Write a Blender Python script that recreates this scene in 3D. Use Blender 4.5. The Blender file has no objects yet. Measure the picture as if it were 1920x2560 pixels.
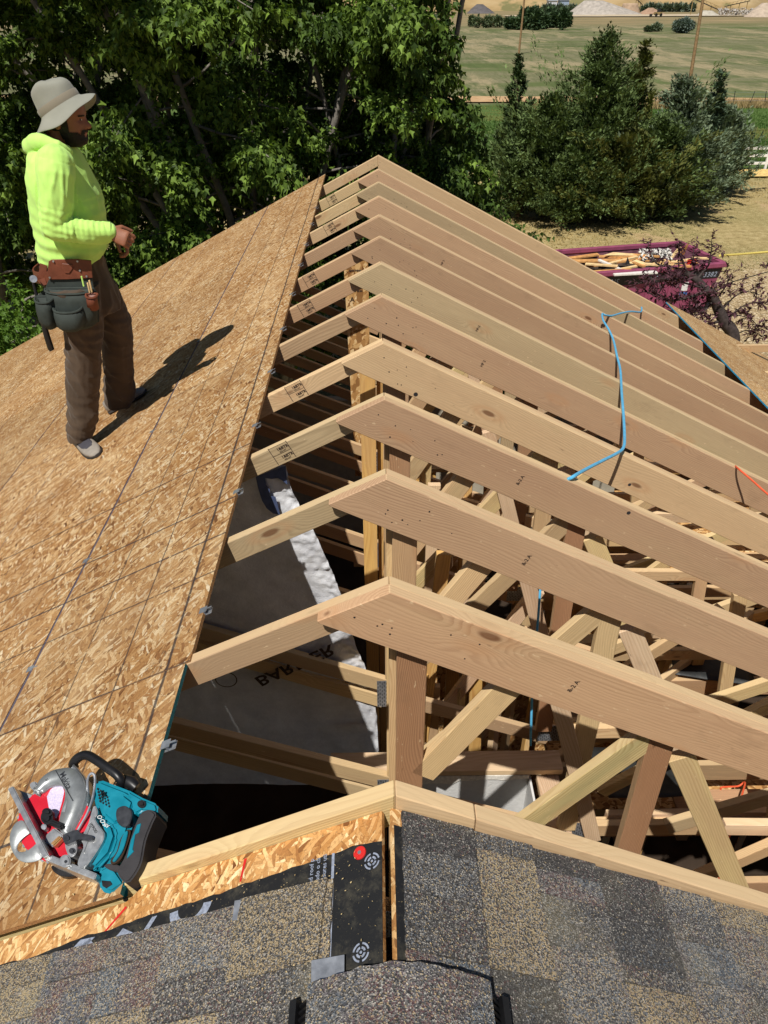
import bpy, bmesh, math, random
import numpy as np
from mathutils import Vector, Matrix, noise
R = math.radians
random.seed(7); rng = np.random.default_rng(7)
SC = bpy.context.scene
COL = SC.collection
ZC = 8.0                                        # camera height above the yard

# ------------------------------------------------------------------ camera
F_PX, PITCH, YAW, ROLL = 1873.3128, R(34.3983), R(.46531), R(-.31082)
FW = Vector((math.sin(YAW)*math.cos(PITCH), math.cos(YAW)*math.cos(PITCH), -math.sin(PITCH)))
_r = Vector((math.cos(YAW), -math.sin(YAW), 0)); _u = _r.cross(FW)
RT = _r*math.cos(ROLL) + _u*math.sin(ROLL); UP = -_r*math.sin(ROLL) + _u*math.cos(ROLL)
CAM = Vector((0, 0, ZC))
cd = bpy.data.cameras.new('camera'); cam = bpy.data.objects.new('camera', cd); COL.objects.link(cam)
cd.sensor_fit = 'VERTICAL'; cd.sensor_height = 36.0; cd.sensor_width = 27.0
cd.lens = F_PX/2560*36.0; cd.clip_end = 3000; cd.clip_start = .05
mw = Matrix.Identity(4)
for i in range(3):
    mw[i][0], mw[i][1], mw[i][2], mw[i][3] = RT[i], UP[i], -FW[i], CAM[i]
cam.matrix_world = mw
SC.camera = cam

# ------------------------------------------------------------------ light
SUN = Vector((.385, .87, -1.54)).normalized()    # direction the light travels
elev = math.asin(-SUN.z); azim = math.atan2(-SUN.x, -SUN.y)
w = bpy.data.worlds.new('World'); SC.world = w; w.use_nodes = True
wn = w.node_tree; bg = wn.nodes['Background']
sky = wn.nodes.new('ShaderNodeTexSky'); sky.sky_type = 'NISHITA'; sky.sun_disc = False
sky.sun_elevation = elev; sky.sun_rotation = azim; sky.altitude = 1500
sky.air_density = 1.0; sky.dust_density = .6
wn.links.new(sky.outputs[0], bg.inputs[0]); bg.inputs[1].default_value = .046
sl = bpy.data.lights.new('sun', 'SUN'); sl.energy = 5.0; sl.angle = R(.53); sl.color = (1, .955, .89)
so = bpy.data.objects.new('sun', sl); COL.objects.link(so); so.location = (-4, -9, 30)
so.rotation_euler = SUN.to_track_quat('-Z', 'Y').to_euler()
SC.view_settings.view_transform = 'Standard'; SC.view_settings.look = 'None'
SC.view_settings.gamma = 1; SC.view_settings.use_curve_mapping = False
SC.view_settings.exposure = 0.0
SC.render.engine = 'CYCLES'
SC.cycles.max_bounces = 6; SC.cycles.diffuse_bounces = 3; SC.cycles.transparent_max_bounces = 8

# ------------------------------------------------------------------ measuring: a sight line to a plane of the place
DP = 1920/1659.
def ray(a, b):
    u, v = a*DP, b*DP
    return FW + RT*((u-960)/F_PX) - UP*((v-1280)/F_PX)
def at_y(a, b, y):
    d = ray(a, b); return CAM + d*(y/d.y)
def at_z(a, b, z):
    d = ray(a, b); return CAM + d*((z-ZC)/d.z)
def at_plane(a, b, p, n):
    d = ray(a, b); return CAM + d*((p-CAM).dot(n)/d.dot(n))
XR, ZR = .026, ZC-1.312                         # ridge line of the new trusses
NL = Vector((-1, 0, 2)).normalized(); NR = Vector((1, 0, 2)).normalized()
RIDGE = Vector((XR, 0, ZR))
def at_left(a, b, h=.013): return at_plane(a, b, RIDGE+NL*h, NL)
def at_right(a, b, h=.013): return at_plane(a, b, RIDGE+NR*h, NR)
SQ = math.sqrt(1.25)
def on_left(y, s, h=0.0):                       # y along the ridge, s metres down the left slope
    return Vector((XR-s/SQ, y, ZR-s/SQ*.5)) + NL*h
def on_right(y, s, h=0.0):
    return Vector((XR+s/SQ, y, ZR-s/SQ*.5)) + NR*h

# ------------------------------------------------------------------ objects
def tag(o, label=None, cat=None, group=None, kind=None):
    if label: o['label'] = label
    if cat: o['category'] = cat
    if group: o['group'] = group
    if kind: o['kind'] = kind
    return o
def thing(name, label, cat, loc=(0, 0, 0), group=None):
    o = bpy.data.objects.new(name, None); o.empty_display_size = .1; COL.objects.link(o)
    o.location = loc
    return tag(o, label, cat, group)
def chain_loc(t):
    v = Matrix.Identity(4)
    while t is not None:
        v = t.matrix_basis if t.parent is None else t.matrix_parent_inverse @ t.matrix_basis if False else v
        t = None
    return v
WM = {}                                         # world matrices by object name
def link(o, parent=None, mat=None):
    """mat = wanted world matrix"""
    COL.objects.link(o)
    mat = mat if mat is not None else Matrix.Identity(4)
    if parent is not None:
        pw = WM.get(parent.name)
        if pw is None: pw = Matrix.LocRotScale(parent.location, parent.rotation_euler, parent.scale)
        o.parent = parent; o.matrix_parent_inverse = pw.inverted()
    o.matrix_basis = mat
    WM[o.name] = mat.copy()
    return o
def raw_mesh(name, V, Fc, smooth=False):
    me = bpy.data.meshes.new(name); me.from_pydata([tuple(v) for v in V], [], Fc); me.update()
    if smooth: me.polygons.foreach_set('use_smooth', [True]*len(me.polygons))
    return me
def np_mesh(name, V, T, mat=None, col=None, smooth=False, parent=None):
    """V (n,3), T (m,k) uniform faces; col (n,3) point colour"""
    V = np.asarray(V, np.float32); T = np.asarray(T, np.int32)
    k = T.shape[1]; me = bpy.data.meshes.new(name)
    me.vertices.add(len(V)); me.vertices.foreach_set('co', V.ravel())
    me.loops.add(T.size); me.loops.foreach_set('vertex_index', T.ravel())
    me.polygons.add(len(T)); me.polygons.foreach_set('loop_start', np.arange(0, T.size, k, dtype=np.int32))
    me.polygons.foreach_set('loop_total', np.full(len(T), k, np.int32))
    if smooth: me.polygons.foreach_set('use_smooth', np.ones(len(T), bool))
    me.update(calc_edges=True)
    if col is not None:
        at = me.color_attributes.new('tint', 'FLOAT_COLOR', 'POINT')
        c4 = np.ones((len(V), 4), np.float32); c4[:, :3] = col
        at.data.foreach_set('color', c4.ravel())
    if mat: me.materials.append(mat)
    o = bpy.data.objects.new(name, me)
    return link(o, parent)

class MB:
    """collects shapes that become ONE mesh object"""
    def __init__(s): s.V = []; s.F = []; s.M = []; s.mi = 0
    def add(s, V, Fc):
        b = len(s.V); s.V += [Vector(v) for v in V]
        for f in Fc: s.F.append([b+i for i in f]); s.M.append(s.mi)
    def box(s, c, size, rot=None):
        hx, hy, hz = size[0]/2, size[1]/2, size[2]/2
        P = [Vector((x, y, z)) for x in (-hx, hx) for y in (-hy, hy) for z in (-hz, hz)]
        if rot is not None: P = [rot @ p for p in P]
        s.add([p+Vector(c) for p in P], [(0,1,3,2),(4,6,7,5),(0,4,5,1),(2,3,7,6),(0,2,6,4),(1,5,7,3)])
    def bar(s, a, b, w_, t_, up=(0, 0, 1)):
        a, b = Vector(a), Vector(b); x = (b-a); L = x.length; x.normalize()
        u = Vector(up); y = u.cross(x)
        if y.length < 1e-4: y = Vector((0, 1, 0)).cross(x)
        y.normalize(); z = x.cross(y)
        m = Matrix((x, y, z)).transposed()
        s.box((a+b)/2, (L, w_, t_), m)
    def tube(s, pts, rad, n=8, caps=True):
        pts = [Vector(p) for p in pts]; k = len(pts)
        rs = rad if hasattr(rad, '__len__') else [rad]*k
        V = []; prev = None
        for i, p in enumerate(pts):
            t = (pts[min(i+1, k-1)]-pts[max(i-1, 0)]).normalized()
            if prev is None:
                a = Vector((0, 0, 1)) if abs(t.z) < .9 else Vector((1, 0, 0))
                e = t.cross(a).normalized()
            else:
                e = (prev-t*prev.dot(t))
                e = e.normalized() if e.length > 1e-6 else t.orthogonal().normalized()
            prev = e; f = t.cross(e)
            for j in range(n):
                an = 2*math.pi*j/n
                V.append(p+(e*math.cos(an)+f*math.sin(an))*rs[i])
        Fc = [(i*n+j, i*n+(j+1) % n, (i+1)*n+(j+1) % n, (i+1)*n+j) for i in range(k-1) for j in range(n)]
        if caps: Fc += [tuple(range(n-1, -1, -1)), tuple((k-1)*n+j for j in range(n))]
        s.add(V, Fc)
    def rings(s, rings, caps=True):
        """loft through closed rings of equal length"""
        n = len(rings[0]); V = [p for r_ in rings for p in r_]; k = len(rings)
        Fc = [(i*n+j, i*n+(j+1) % n, (i+1)*n+(j+1) % n, (i+1)*n+j) for i in range(k-1) for j in range(n)]
        if caps: Fc += [tuple(range(n-1, -1, -1)), tuple((k-1)*n+j for j in range(n))]
        s.add(V, Fc)
    def prism(s, pts, ext):
        n = len(pts); P = [Vector(p) for p in pts]; ext = Vector(ext)
        nrm = Vector((0, 0, 0))
        for i in range(n): nrm += P[i].cross(P[(i+1) % n])
        V = P+[p+ext for p in P]
        top = tuple(range(n)); bot = tuple(range(2*n-1, n-1, -1))
        side = [((i+1) % n, i, i+n, (i+1) % n+n) for i in range(n)]
        if nrm.dot(ext) > 0:
            top = top[::-1]; bot = bot[::-1]; side = [f[::-1] for f in side]
        s.add(V, [top, bot]+side)
    def build(s, name, mat, parent=None, smooth=False, bevel=0, seg=1, mat_world=None, sub=0, fix=False):
        me = raw_mesh(name, s.V, s.F)
        mats = mat if isinstance(mat, (list, tuple)) else [mat]
        for m in mats: me.materials.append(m)
        if len(mats) > 1: me.polygons.foreach_set('material_index', s.M)
        if bevel or fix:
            bm = bmesh.new(); bm.from_mesh(me)
            if fix: bmesh.ops.recalc_face_normals(bm, faces=bm.faces)
            if bevel:
                es = [e for e in bm.edges if len(e.link_faces) == 2 and e.calc_face_angle(0) > .5]
                bmesh.ops.bevel(bm, geom=es, offset=bevel, segments=seg, affect='EDGES', clamp_overlap=True)
            bm.to_mesh(me); bm.free()
        if smooth:
            me.polygons.foreach_set('use_smooth', [True]*len(me.polygons))
            if smooth != 'all':
                try: me.set_sharp_from_angle(angle=R(38))
                except Exception: pass
        o = bpy.data.objects.new(name, me)
        if mat_world is not None:
            me.transform(mat_world.inverted())
        link(o, parent, mat_world)
        if sub:
            md = o.modifiers.new('sub', 'SUBSURF'); md.levels = sub; md.render_levels = sub
        return o
def frame(o, x, z):
    x = Vector(x).normalized(); z = Vector(z); z = (z-x*z.dot(x)).normalized(); y = z.cross(x)
    m = Matrix.Identity(4)
    for i in range(3): m[i][0], m[i][1], m[i][2], m[i][3] = x[i], y[i], z[i], o[i]
    return m
def plank(name, pts, ext, xdir, mat, parent=None, bevel=.0025, org=None):
    """a board: planar outline pts pushed by ext, local X along the grain, local Z through the thickness"""
    m = MB(); m.prism(pts, ext)
    return m.build(name, mat, parent, bevel=bevel, mat_world=frame(org or pts[0], xdir, ext))
def stick(name, a, b, w_, t_, wide, mat, parent=None, bevel=.0025):
    """straight square-cut board from a to b (axis), width w_ in direction wide, thickness t_"""
    a, b, wide = Vector(a), Vector(b), Vector(wide); x = (b-a).normalized()
    wide = (wide-x*wide.dot(x)).normalized(); z = x.cross(wide)
    q = wide*w_/2; k = z*t_/2
    return plank(name, [a-q-k, b-q-k, b+q-k, a+q-k], z*t_, x, mat, parent, bevel, org=a)
def text_mesh(body, size, align='LEFT', bold=0.0, shear=0.0, spacing=1.0):
    cu = bpy.data.curves.new('lettering', 'FONT'); cu.body = body; cu.size = size
    cu.align_x = align; cu.offset = bold; cu.shear = shear; cu.space_character = spacing; cu.resolution_u = 2
    t = bpy.data.objects.new('lettering', cu); COL.objects.link(t)
    dg = bpy.context.evaluated_depsgraph_get()
    me = bpy.data.meshes.new_from_object(t.evaluated_get(dg)); bpy.data.objects.remove(t); bpy.data.curves.remove(cu)
    me.name = 'lettering'
    return me
def lettering(name, body, size, org, xdir, nrm, mat, parent, align='LEFT', bold=0, shear=0, spacing=1.0):
    me = text_mesh(body, size, align, bold, shear, spacing); me.materials.clear(); me.materials.append(mat)
    o = bpy.data.objects.new(name, me)
    return link(o, parent, frame(org, xdir, nrm))
# ------------------------------------------------------------------ materials
def lin(c): return tuple(((x/255)/12.92 if x/255 <= .04045 else ((x/255+.055)/1.055)**2.4) for x in c)
class NT:
    def __init__(s, name):
        s.m = bpy.data.materials.new(name); s.m.use_nodes = True; s.t = s.m.node_tree
        s.b = s.t.nodes['Principled BSDF']; s.out = s.t.nodes['Material Output']
    def n(s, typ, **kw):
        nd = s.t.nodes.new(typ)
        for k, v in kw.items(): setattr(nd, k, v)
        return nd
    def put(s, nd, key, v):
        i = nd.inputs[key]
        if hasattr(v, 'is_output'): s.t.links.new(v, i)
        elif isinstance(v, tuple) and len(v) == 3 and i.type == 'RGBA': i.default_value = (*v, 1)
        else: i.default_value = v
    def math(s, op, a, b=0.0, c=0.0, clamp=False):
        nd = s.n('ShaderNodeMath', operation=op, use_clamp=clamp)
        s.put(nd, 0, a); s.put(nd, 1, b)
        if op in ('MULTIPLY_ADD', 'SMOOTH_MIN', 'COMPARE'): s.put(nd, 2, c)
        return nd.outputs[0]
    def vmath(s, op, a, b=(0, 0, 0), scale=None):
        nd = s.n('ShaderNodeVectorMath', operation=op); s.put(nd, 0, a)
        if scale is not None: s.put(nd, 'Scale', scale)
        else: s.put(nd, 1, b)
        return nd.outputs[0]
    def mix(s, fac, a, b, mode='MIX'):
        nd = s.n('ShaderNodeMix', data_type='RGBA', blend_type=mode)
        s.put(nd, 0, fac); s.put(nd, 6, a); s.put(nd, 7, b)
        return nd.outputs[2]
    def ramp(s, fac, stops, interp='LINEAR'):
        nd = s.n('ShaderNodeValToRGB'); cr = nd.color_ramp; cr.interpolation = interp
        while len(cr.elements) < len(stops): cr.elements.new(.5)
        for e, (p, c) in zip(cr.elements, stops):
            e.position = p; e.color = (*c, 1) if len(c) == 3 else c
        s.put(nd, 0, fac); return nd.outputs[0]
    def rng(s, v, a, b, c=0.0, d=1.0, smooth=False):
        nd = s.n('ShaderNodeMapRange'); nd.interpolation_type = 'SMOOTHSTEP' if smooth else 'LINEAR'
        s.put(nd, 0, v); s.put(nd, 1, a); s.put(nd, 2, b); s.put(nd, 3, c); s.put(nd, 4, d); return nd.outputs[0]
    def coord(s, kind='Object'): return s.n('ShaderNodeTexCoord').outputs[kind]
    def pos(s): return s.n('ShaderNodeNewGeometry').outputs['Position']
    def rand(s): return s.n('ShaderNodeObjectInfo').outputs['Random']
    def map(s, v, scale=(1, 1, 1), loc=(0, 0, 0), rot=(0, 0, 0)):
        nd = s.n('ShaderNodeMapping'); s.put(nd, 0, v); s.put(nd, 'Scale', scale); s.put(nd, 'Location', loc); s.put(nd, 'Rotation', rot)
        return nd.outputs[0]
    def noise(s, v, scale, detail=3, rough=.55, dist=0.0, out=0):
        nd = s.n('ShaderNodeTexNoise'); s.put(nd, 'Vector', v); s.put(nd, 'Scale', scale); s.put(nd, 'Detail', detail)
        s.put(nd, 'Roughness', rough); s.put(nd, 'Distortion', dist); return nd.outputs[out]
    def vor(s, v, scale, out='Color', feature='F1', rnd=1.0, dims='3D'):
        nd = s.n('ShaderNodeTexVoronoi', feature=feature, voronoi_dimensions=dims)
        s.put(nd, 'Vector', v); s.put(nd, 'Scale', scale); s.put(nd, 'Randomness', rnd); return nd.outputs[out]
    def sep(s, v):
        nd = s.n('ShaderNodeSeparateXYZ'); s.put(nd, 0, v); return nd.outputs
    def comb(s, x=0.0, y=0.0, z=0.0):
        nd = s.n('ShaderNodeCombineXYZ'); s.put(nd, 0, x); s.put(nd, 1, y); s.put(nd, 2, z); return nd.outputs[0]
    def bump(s, h, strength=.3, dist=.01):
        nd = s.n('ShaderNodeBump'); s.put(nd, 'Height', h); s.put(nd, 'Strength', strength); s.put(nd, 'Distance', dist)
        s.t.links.new(nd.outputs[0], s.b.inputs['Normal']); return nd
    def fin(s, col, rough=.6, spec=.3, metal=0.0):
        s.put(s.b, 'Base Color', col); s.put(s.b, 'Roughness', rough)
        s.put(s.b, 'Specular IOR Level', spec); s.put(s.b, 'Metallic', metal); return s.m

def plain(name, c, rough=.6, spec=.3, metal=0.0, var=.12, scale=14, bump=0.0, bscale=60, bdist=.002):
    t = NT(name); c = lin(c); p = t.coord()
    f = t.noise(p, scale, 4)
    lo = tuple(x*(1-var) for x in c); hi = tuple(min(1, x*(1+var)) for x in c)
    col = t.ramp(f, [(.3, lo), (.7, hi)])
    if bump: t.bump(t.noise(p, bscale, 3), bump, bdist)
    return t.fin(col, t.rng(f, .3, .7, rough-.06, rough+.06), spec, metal)

def lumber(name, light, dark, tintvar=.5, ring=.0085, knots=True, green=.35):
    """sawn softwood: growth rings round an off-centre pith, knots, per-board tone"""
    t = NT(name); P = t.coord(); rd = t.rand()
    off = t.comb(t.math('MULTIPLY', rd, 37.0), t.math('MULTIPLY', rd, 11.3), t.math('MULTIPLY', rd, 5.1))
    Q = t.vmath('ADD', P, off)
    # slow wander of the grain
    lo = t.noise(t.map(Q, (.9, 3.0, 3.0)), 1.0, 2, .5, out=1)
    hi = t.noise(t.map(Q, (5, 22, 22)), 1.0, 2, .5, out=1)
    P2 = t.vmath('ADD', P, t.vmath('MULTIPLY', t.vmath('SUBTRACT', lo, (.5, .5, .5)), (0, .17, .12)))
    P2 = t.vmath('ADD', P2, t.vmath('MULTIPLY', t.vmath('SUBTRACT', hi, (.5, .5, .5)), (0, .010, .010)))
    s = t.sep(P2)
    r1 = t.math('FRACT', t.math('MULTIPLY', rd, 7.77)); r2 = t.math('FRACT', t.math('MULTIPLY', rd, 13.31))
    yy = t.math('ADD', s[1], t.math('MULTIPLY_ADD', r1, .26, -.03))
    zz = t.math('ADD', s[2], t.math('MULTIPLY_ADD', r2, .07, .012))
    # knots: sparse spots along the face
    kv = t.map(Q, (2.3, 6.5, 6.5))
    kd = t.vor(kv, 1.0, 'Distance'); kc = t.sep(t.vor(kv, 1.0, 'Color'))
    gate = t.rng(kc[0], .46, .48)
    kn = t.math('MULTIPLY', t.rng(kd, .0, .42, 1, 0, True), gate)
    rad = t.math('SQRT', t.math('ADD', t.math('MULTIPLY', yy, yy), t.math('MULTIPLY', zz, zz)))
    rad = t.math('ADD', rad, t.math('MULTIPLY', kn, .055 if knots else 0.0))
    ph = t.math('FRACT', t.math('DIVIDE', rad, ring))
    late = t.math('MULTIPLY', t.rng(ph, .25, .86, 0, 1, True), t.rng(ph, .90, 1.0, 1, 0, True))
    amp = t.rng(t.noise(t.map(Q, (1.2, 6, 6)), 1.0, 2), .33, .70, .22, .95)
    fib = t.noise(t.map(Q, (9, 330, 330)), 1.0, 2, .6)
    base = t.mix(t.math('MULTIPLY', late, amp), light, dark)
    # heart / sap tone, pinkish and greenish boards
    tone = t.noise(t.map(Q, (.7, 7, 7)), 1.0, 3)
    base = t.mix(t.rng(tone, .42, .66, 0, .5), base, lin((174, 136, 106)))
    base = t.mix(t.math('MULTIPLY', t.rng(tone, .40, .28), green), base, lin((168, 160, 112)))
    base = t.mix(tintvar, base, t.ramp(t.math('FRACT', t.math('MULTIPLY', rd, 53.3)), [(0, lin((214, 184, 142))), (.2, lin((190, 152, 118))), (.4, lin((180, 164, 128))), (.58, lin((222, 196, 146))), (.74, lin((184, 150, 120))), (.88, lin((166, 140, 110)))], 'CONSTANT'), 'MIX')
    br = t.math('MULTIPLY_ADD', t.math('FRACT', t.math('MULTIPLY', rd, 29.7)), .28, .86)
    base = t.mix(1.0, base, t.comb(br, br, br), 'MULTIPLY')
    base = t.mix(t.rng(fib, .35, .7, .0, .16), base, lin((110, 78, 52)))
    # saw smudges
    sm = t.rng(t.noise(t.map(Q, (3, 5, 5), (4, 2, 1)), 1.0, 4, .7), .60, .74, 0, .28)
    base = t.mix(sm, base, lin((120, 96, 74)))
    dg = t.rng(t.noise(t.map(Q, (26, 70, 70)), 1.0, 2, .6), .70, .74, 0, .5); base = t.mix(dg, base, lin((226, 200, 160)))
    dk_ = t.rng(t.noise(t.map(Q, (10, 60, 60), (9, 4, 2)), 1.0, 3, .7), .70, .76, 0, .55); base = t.mix(dk_, base, lin((92, 66, 46)))
    if knots:
        core = t.math('MULTIPLY', t.rng(kd, .055, .11, 1, 0, True), gate)
        base = t.mix(t.math('MULTIPLY', core, .78), base, lin((104, 62, 36)))
        ringk = t.math('MULTIPLY', t.math('MULTIPLY', t.rng(kd, .08, .16), t.rng(kd, .16, .26, 1, 0)), gate)
        base = t.mix(t.math('MULTIPLY', ringk, .35), base, lin((188, 138, 96)))
    ny = t.math('ABSOLUTE', t.sep(t.coord('Normal'))[1])          # narrow edges painted paler, standing in for sun on the board tops
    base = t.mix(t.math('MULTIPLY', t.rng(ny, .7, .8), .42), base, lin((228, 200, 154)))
    hgt = t.math('ADD', t.math('MULTIPLY', late, .5), fib)
    t.bump(hgt, .25, .0012)
    return t.fin(base, .62, .22)

M = {}
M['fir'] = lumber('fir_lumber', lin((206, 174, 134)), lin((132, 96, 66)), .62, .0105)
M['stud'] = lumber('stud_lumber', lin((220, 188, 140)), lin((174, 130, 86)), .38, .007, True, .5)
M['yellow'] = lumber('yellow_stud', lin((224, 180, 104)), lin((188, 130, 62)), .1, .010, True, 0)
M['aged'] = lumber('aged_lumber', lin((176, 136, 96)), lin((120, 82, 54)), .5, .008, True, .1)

def osb(name, warm=(1, 1, 1), lines=True, coarse=1.0):
    """oriented strand board: overlapping layers of flat chips, UV in metres (u along ridge, v down slope)"""
    t = NT(name); uv = t.coord('UV'); rd = t.rand()
    Pb = t.vmath('ADD', uv, t.comb(t.math('MULTIPLY', rd, 31.0), t.math('MULTIPLY', rd, 17.0), 0.0))
    wob = t.vmath('SUBTRACT', t.noise(Pb, 9.0/coarse, 2, .6, out=1), (.5, .5, .5))
    P = t.vmath('ADD', Pb, t.vmath('MULTIPLY', wob, (.016, .016, 0)))
    col = None; hgt = 0.0
    pal = [(0, lin((104, 68, 40))), (.06, lin((154, 108, 66))), (.28, lin((184, 138, 86))), (.55, lin((202, 160, 108))),
           (.76, lin((224, 190, 142))), (.92, lin((236, 210, 166))), (1, lin((246, 230, 198)))]
    for i, (an, sc, ax, ay, keep) in enumerate([(12, 1, 9, 46, 0), (-38, 1, 12, 60, .25), (48, 1, 10, 52, .35), (-8, 1, 14, 70, .48), (76, 1, 11, 55, .58), (-70, 1, 13, 62, .64), (24, 1, 20, 105, .55), (-22, 1, 24, 90, .62), (54, 1, 22, 84, .70)]):
        q = t.map(P, (1, 1, 1), (i*3.7, i*1.9, 0), (0, 0, R(an)))
        q = t.map(q, (ax/coarse, ay/coarse, 1))
        c = t.sep(t.vor(q, 1.0, 'Color', dims='2D')); e = t.vor(q, 1.0, 'Distance', 'DISTANCE_TO_EDGE', dims='2D')
        cc = t.ramp(c[0], pal)
        cc = t.mix(t.rng(e, .0, .055, .62, 0), cc, lin((92, 58, 30)))
        if col is None: col = cc; hgt = c[2]
        else:
            k = t.rng(c[1], keep-.01, keep+.01, 0, 1)
            col = t.mix(k, col, cc); hd = t.n('ShaderNodeMix', data_type='FLOAT'); t.put(hd, 0, k); t.put(hd, 2, hgt); t.put(hd, 3, c[2]); hgt = hd.outputs[0]
    fl = t.noise(Pb, 130, 3, .7)
    col = t.mix(t.rng(fl, .50, .70, 0, .55), col, lin((104, 68, 36)))
    col = t.mix(t.rng(t.noise(Pb, 2.4, 4, .6), .5, .75, 0, .30), col, lin((150, 104, 58)))
    col = t.mix(t.rng(t.noise(Pb, 1.1, 3, .6, 0), .36, .56, .22, 0), col, lin((214, 182, 138)))
    big = t.noise(t.map(Pb, (1.6, 3.2, 1)), 1.0, 4, .65); col = t.mix(t.rng(big, .46, .64, 0, .38), col, lin((150, 106, 64))); col = t.mix(t.rng(big, .44, .32, 0, .35), col, lin((226, 196, 150)))
    sv = t.math('MULTIPLY_ADD', rd, .20, .92); col = t.mix(1.0, col, t.comb(sv, sv, sv), 'MULTIPLY')
    col = t.mix(1.0, col, t.comb(*warm), 'MULTIPLY')
    if lines:
        s = t.sep(uv); brk = t.noise(Pb, 26, 3, .7)
        def line(axis, p0, wd, lo=.42, strength=.75, c_=(52, 50, 54), slope=0.0):
            a = s[axis]
            if slope: a = t.math('ADD', a, t.math('MULTIPLY', s[1-axis], slope))
            d = t.math('ABSOLUTE', t.math('SUBTRACT', t.math('ADD', a, t.math('MULTIPLY', t.math('SUBTRACT', t.noise(Pb, 3.0, 2), .5), .012)), p0)); wd *= 1.3; strength = min(.85, strength*1.05)
            k = t.math('MULTIPLY', t.rng(d, wd*.5, wd, 1, 0), t.rng(brk, lo-.05, lo+.08))
            return t.math('MULTIPLY', k, strength), c_
        for ax_, p0, wd, lo, st, c_ in [(1, 1.386, .0055, .28, .9, (52, 62, 92)), (0, 1.5635, .0042, .25, .9, (44, 46, 56)), (0, 3.98, .003, .3, .6, (50, 50, 56)), (1, 2.608, .0045, .3, .8, (60, 62, 84)), (1, .735, .0055, .30, .85, (46, 44, 48)), (1, .93, .0032, .34, .75, (60, 52, 50)), (1, 1.13, .0032, .38, .65, (60, 54, 52)),
                                        (1, 1.555, .003, .45, .5, (64, 56, 50)), (1, 1.80, .003, .5, .4, (70, 60, 52)), (1, 2.15, .004, .42, .55, (56, 60, 84)),
                                        (1, 2.45, .003, .45, .45, (64, 56, 50)), (1, 3.05, .003, .45, .45, (64, 56, 50)), (1, 3.4, .004, .45, .5, (56, 56, 80)),
                                        (0, 1.12, .005, .30, .85, (48, 48, 54)), (0, 1.98, .0036, .36, .75, (60, 54, 52)), (0, 2.20, .0044, .32, .85, (50, 50, 56)), (0, 2.44, .0044, .30, .85, (48, 48, 54)),
                                        (0, 2.86, .0044, .34, .8, (50, 48, 54)), (0, 3.35, .003, .46, .5, (56, 50, 52)), (0, 4.6, .003, .5, .35, (60, 52, 50)), (0, 5.2, .003, .5, .35, (60, 52, 50)), (0, 5.8, .003, .5, .3, (60, 52, 50))]:
            k, cc = line(ax_, p0, wd, lo, st, c_)
            col = t.mix(k, col, lin(cc))
        # boot scuffs near the edge
        sc_ = t.math('MULTIPLY', t.rng(t.noise(Pb, 5.5, 2), .60, .68), t.rng(t.noise(Pb, 85, 3, .8), .53, .60))
        col = t.mix(t.math('MULTIPLY', sc_, .7), col, lin((62, 54, 48)))
    t.bump(t.math('ADD', hgt, t.math('MULTIPLY', fl, .5)), .35, .0025)
    return t.fin(col, .58, .28)
M['osb'] = osb('osb_strands', (.80, .785, .765), True, .95)
M['osb_old'] = osb('osb_old_strands', (1.0, .90, .74), False, .75)
M['osb_side'] = plain('osb_cut_edge', (150, 112, 74), .8, .1, var=.4, scale=180, bump=.6, bscale=300)
M['teal_edge'] = plain('teal_edge_paint', (38, 92, 96), .7, .2, var=.35, scale=120, bump=.5, bscale=240)
M['blue_edge'] = plain('blue_edge_paint', (40, 132, 168), .7, .2, var=.25, scale=60)

def shingle_mat(name):
    """ceramic granules; every tab takes its own blend from its object tint"""
    t = NT(name); P = t.coord(); oi = t.n('ShaderNodeObjectInfo'); tint = oi.outputs['Color']
    off = t.vmath('ADD', P, t.comb(t.math('MULTIPLY', oi.outputs['Random'], 9.0), 0.0, 0.0))
    g = t.vor(off, 430, 'Color'); s = t.sep(g); e = t.vor(off, 430, 'Distance')
    ts = t.sep(tint)   # r: yellow share, g: dark share, b: blue/red share
    col = t.ramp(s[0], [(0, lin((58, 57, 57))), (.35, lin((98, 96, 95))), (.6, lin((128, 126, 123))), (.85, lin((156, 152, 145))), (1, lin((198, 192, 180)))])
    fine = t.sep(t.vor(off, 700, 'Color'))
    col = t.mix(t.rng(fine[1], .5, .9, 0, .45), col, lin((66, 64, 66)))
    yl = t.math('LESS_THAN', s[1], ts[0]); col = t.mix(t.math('MULTIPLY', yl, .75), col, lin((186, 164, 124)))
    dk = t.math('LESS_THAN', s[2], ts[1]); col = t.mix(t.math('MULTIPLY', dk, .7), col, lin((44, 44, 46)))
    f2 = t.sep(t.vor(t.vmath('ADD', off, (3.3, 1.2, .4)), 330, 'Color'))
    bl = t.math('LESS_THAN', f2[0], ts[2]); col = t.mix(t.math('MULTIPLY', bl, .36), col, t.mix(t.rng(t.noise(off, 6, 2), .45, .55), lin((120, 72, 74)), lin((104, 124, 142))))
    pat = t.noise(off, 7.0, 4, .65)
    col = t.mix(t.rng(pat, .5, .72, 0, .22), col, lin((58, 56, 54)))
    col = t.mix(t.rng(t.noise(off, 3.1, 3, .6), .56, .72, 0, .22), col, lin((176, 164, 128)))
    t.bump(t.math('ADD', t.math('MULTIPLY', s[2], .7), t.math('MULTIPLY', e, 6.0)), .55, .0016)
    return t.fin(col, .82, .25)
M['shingle'] = shingle_mat('shingle_granules')
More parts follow.
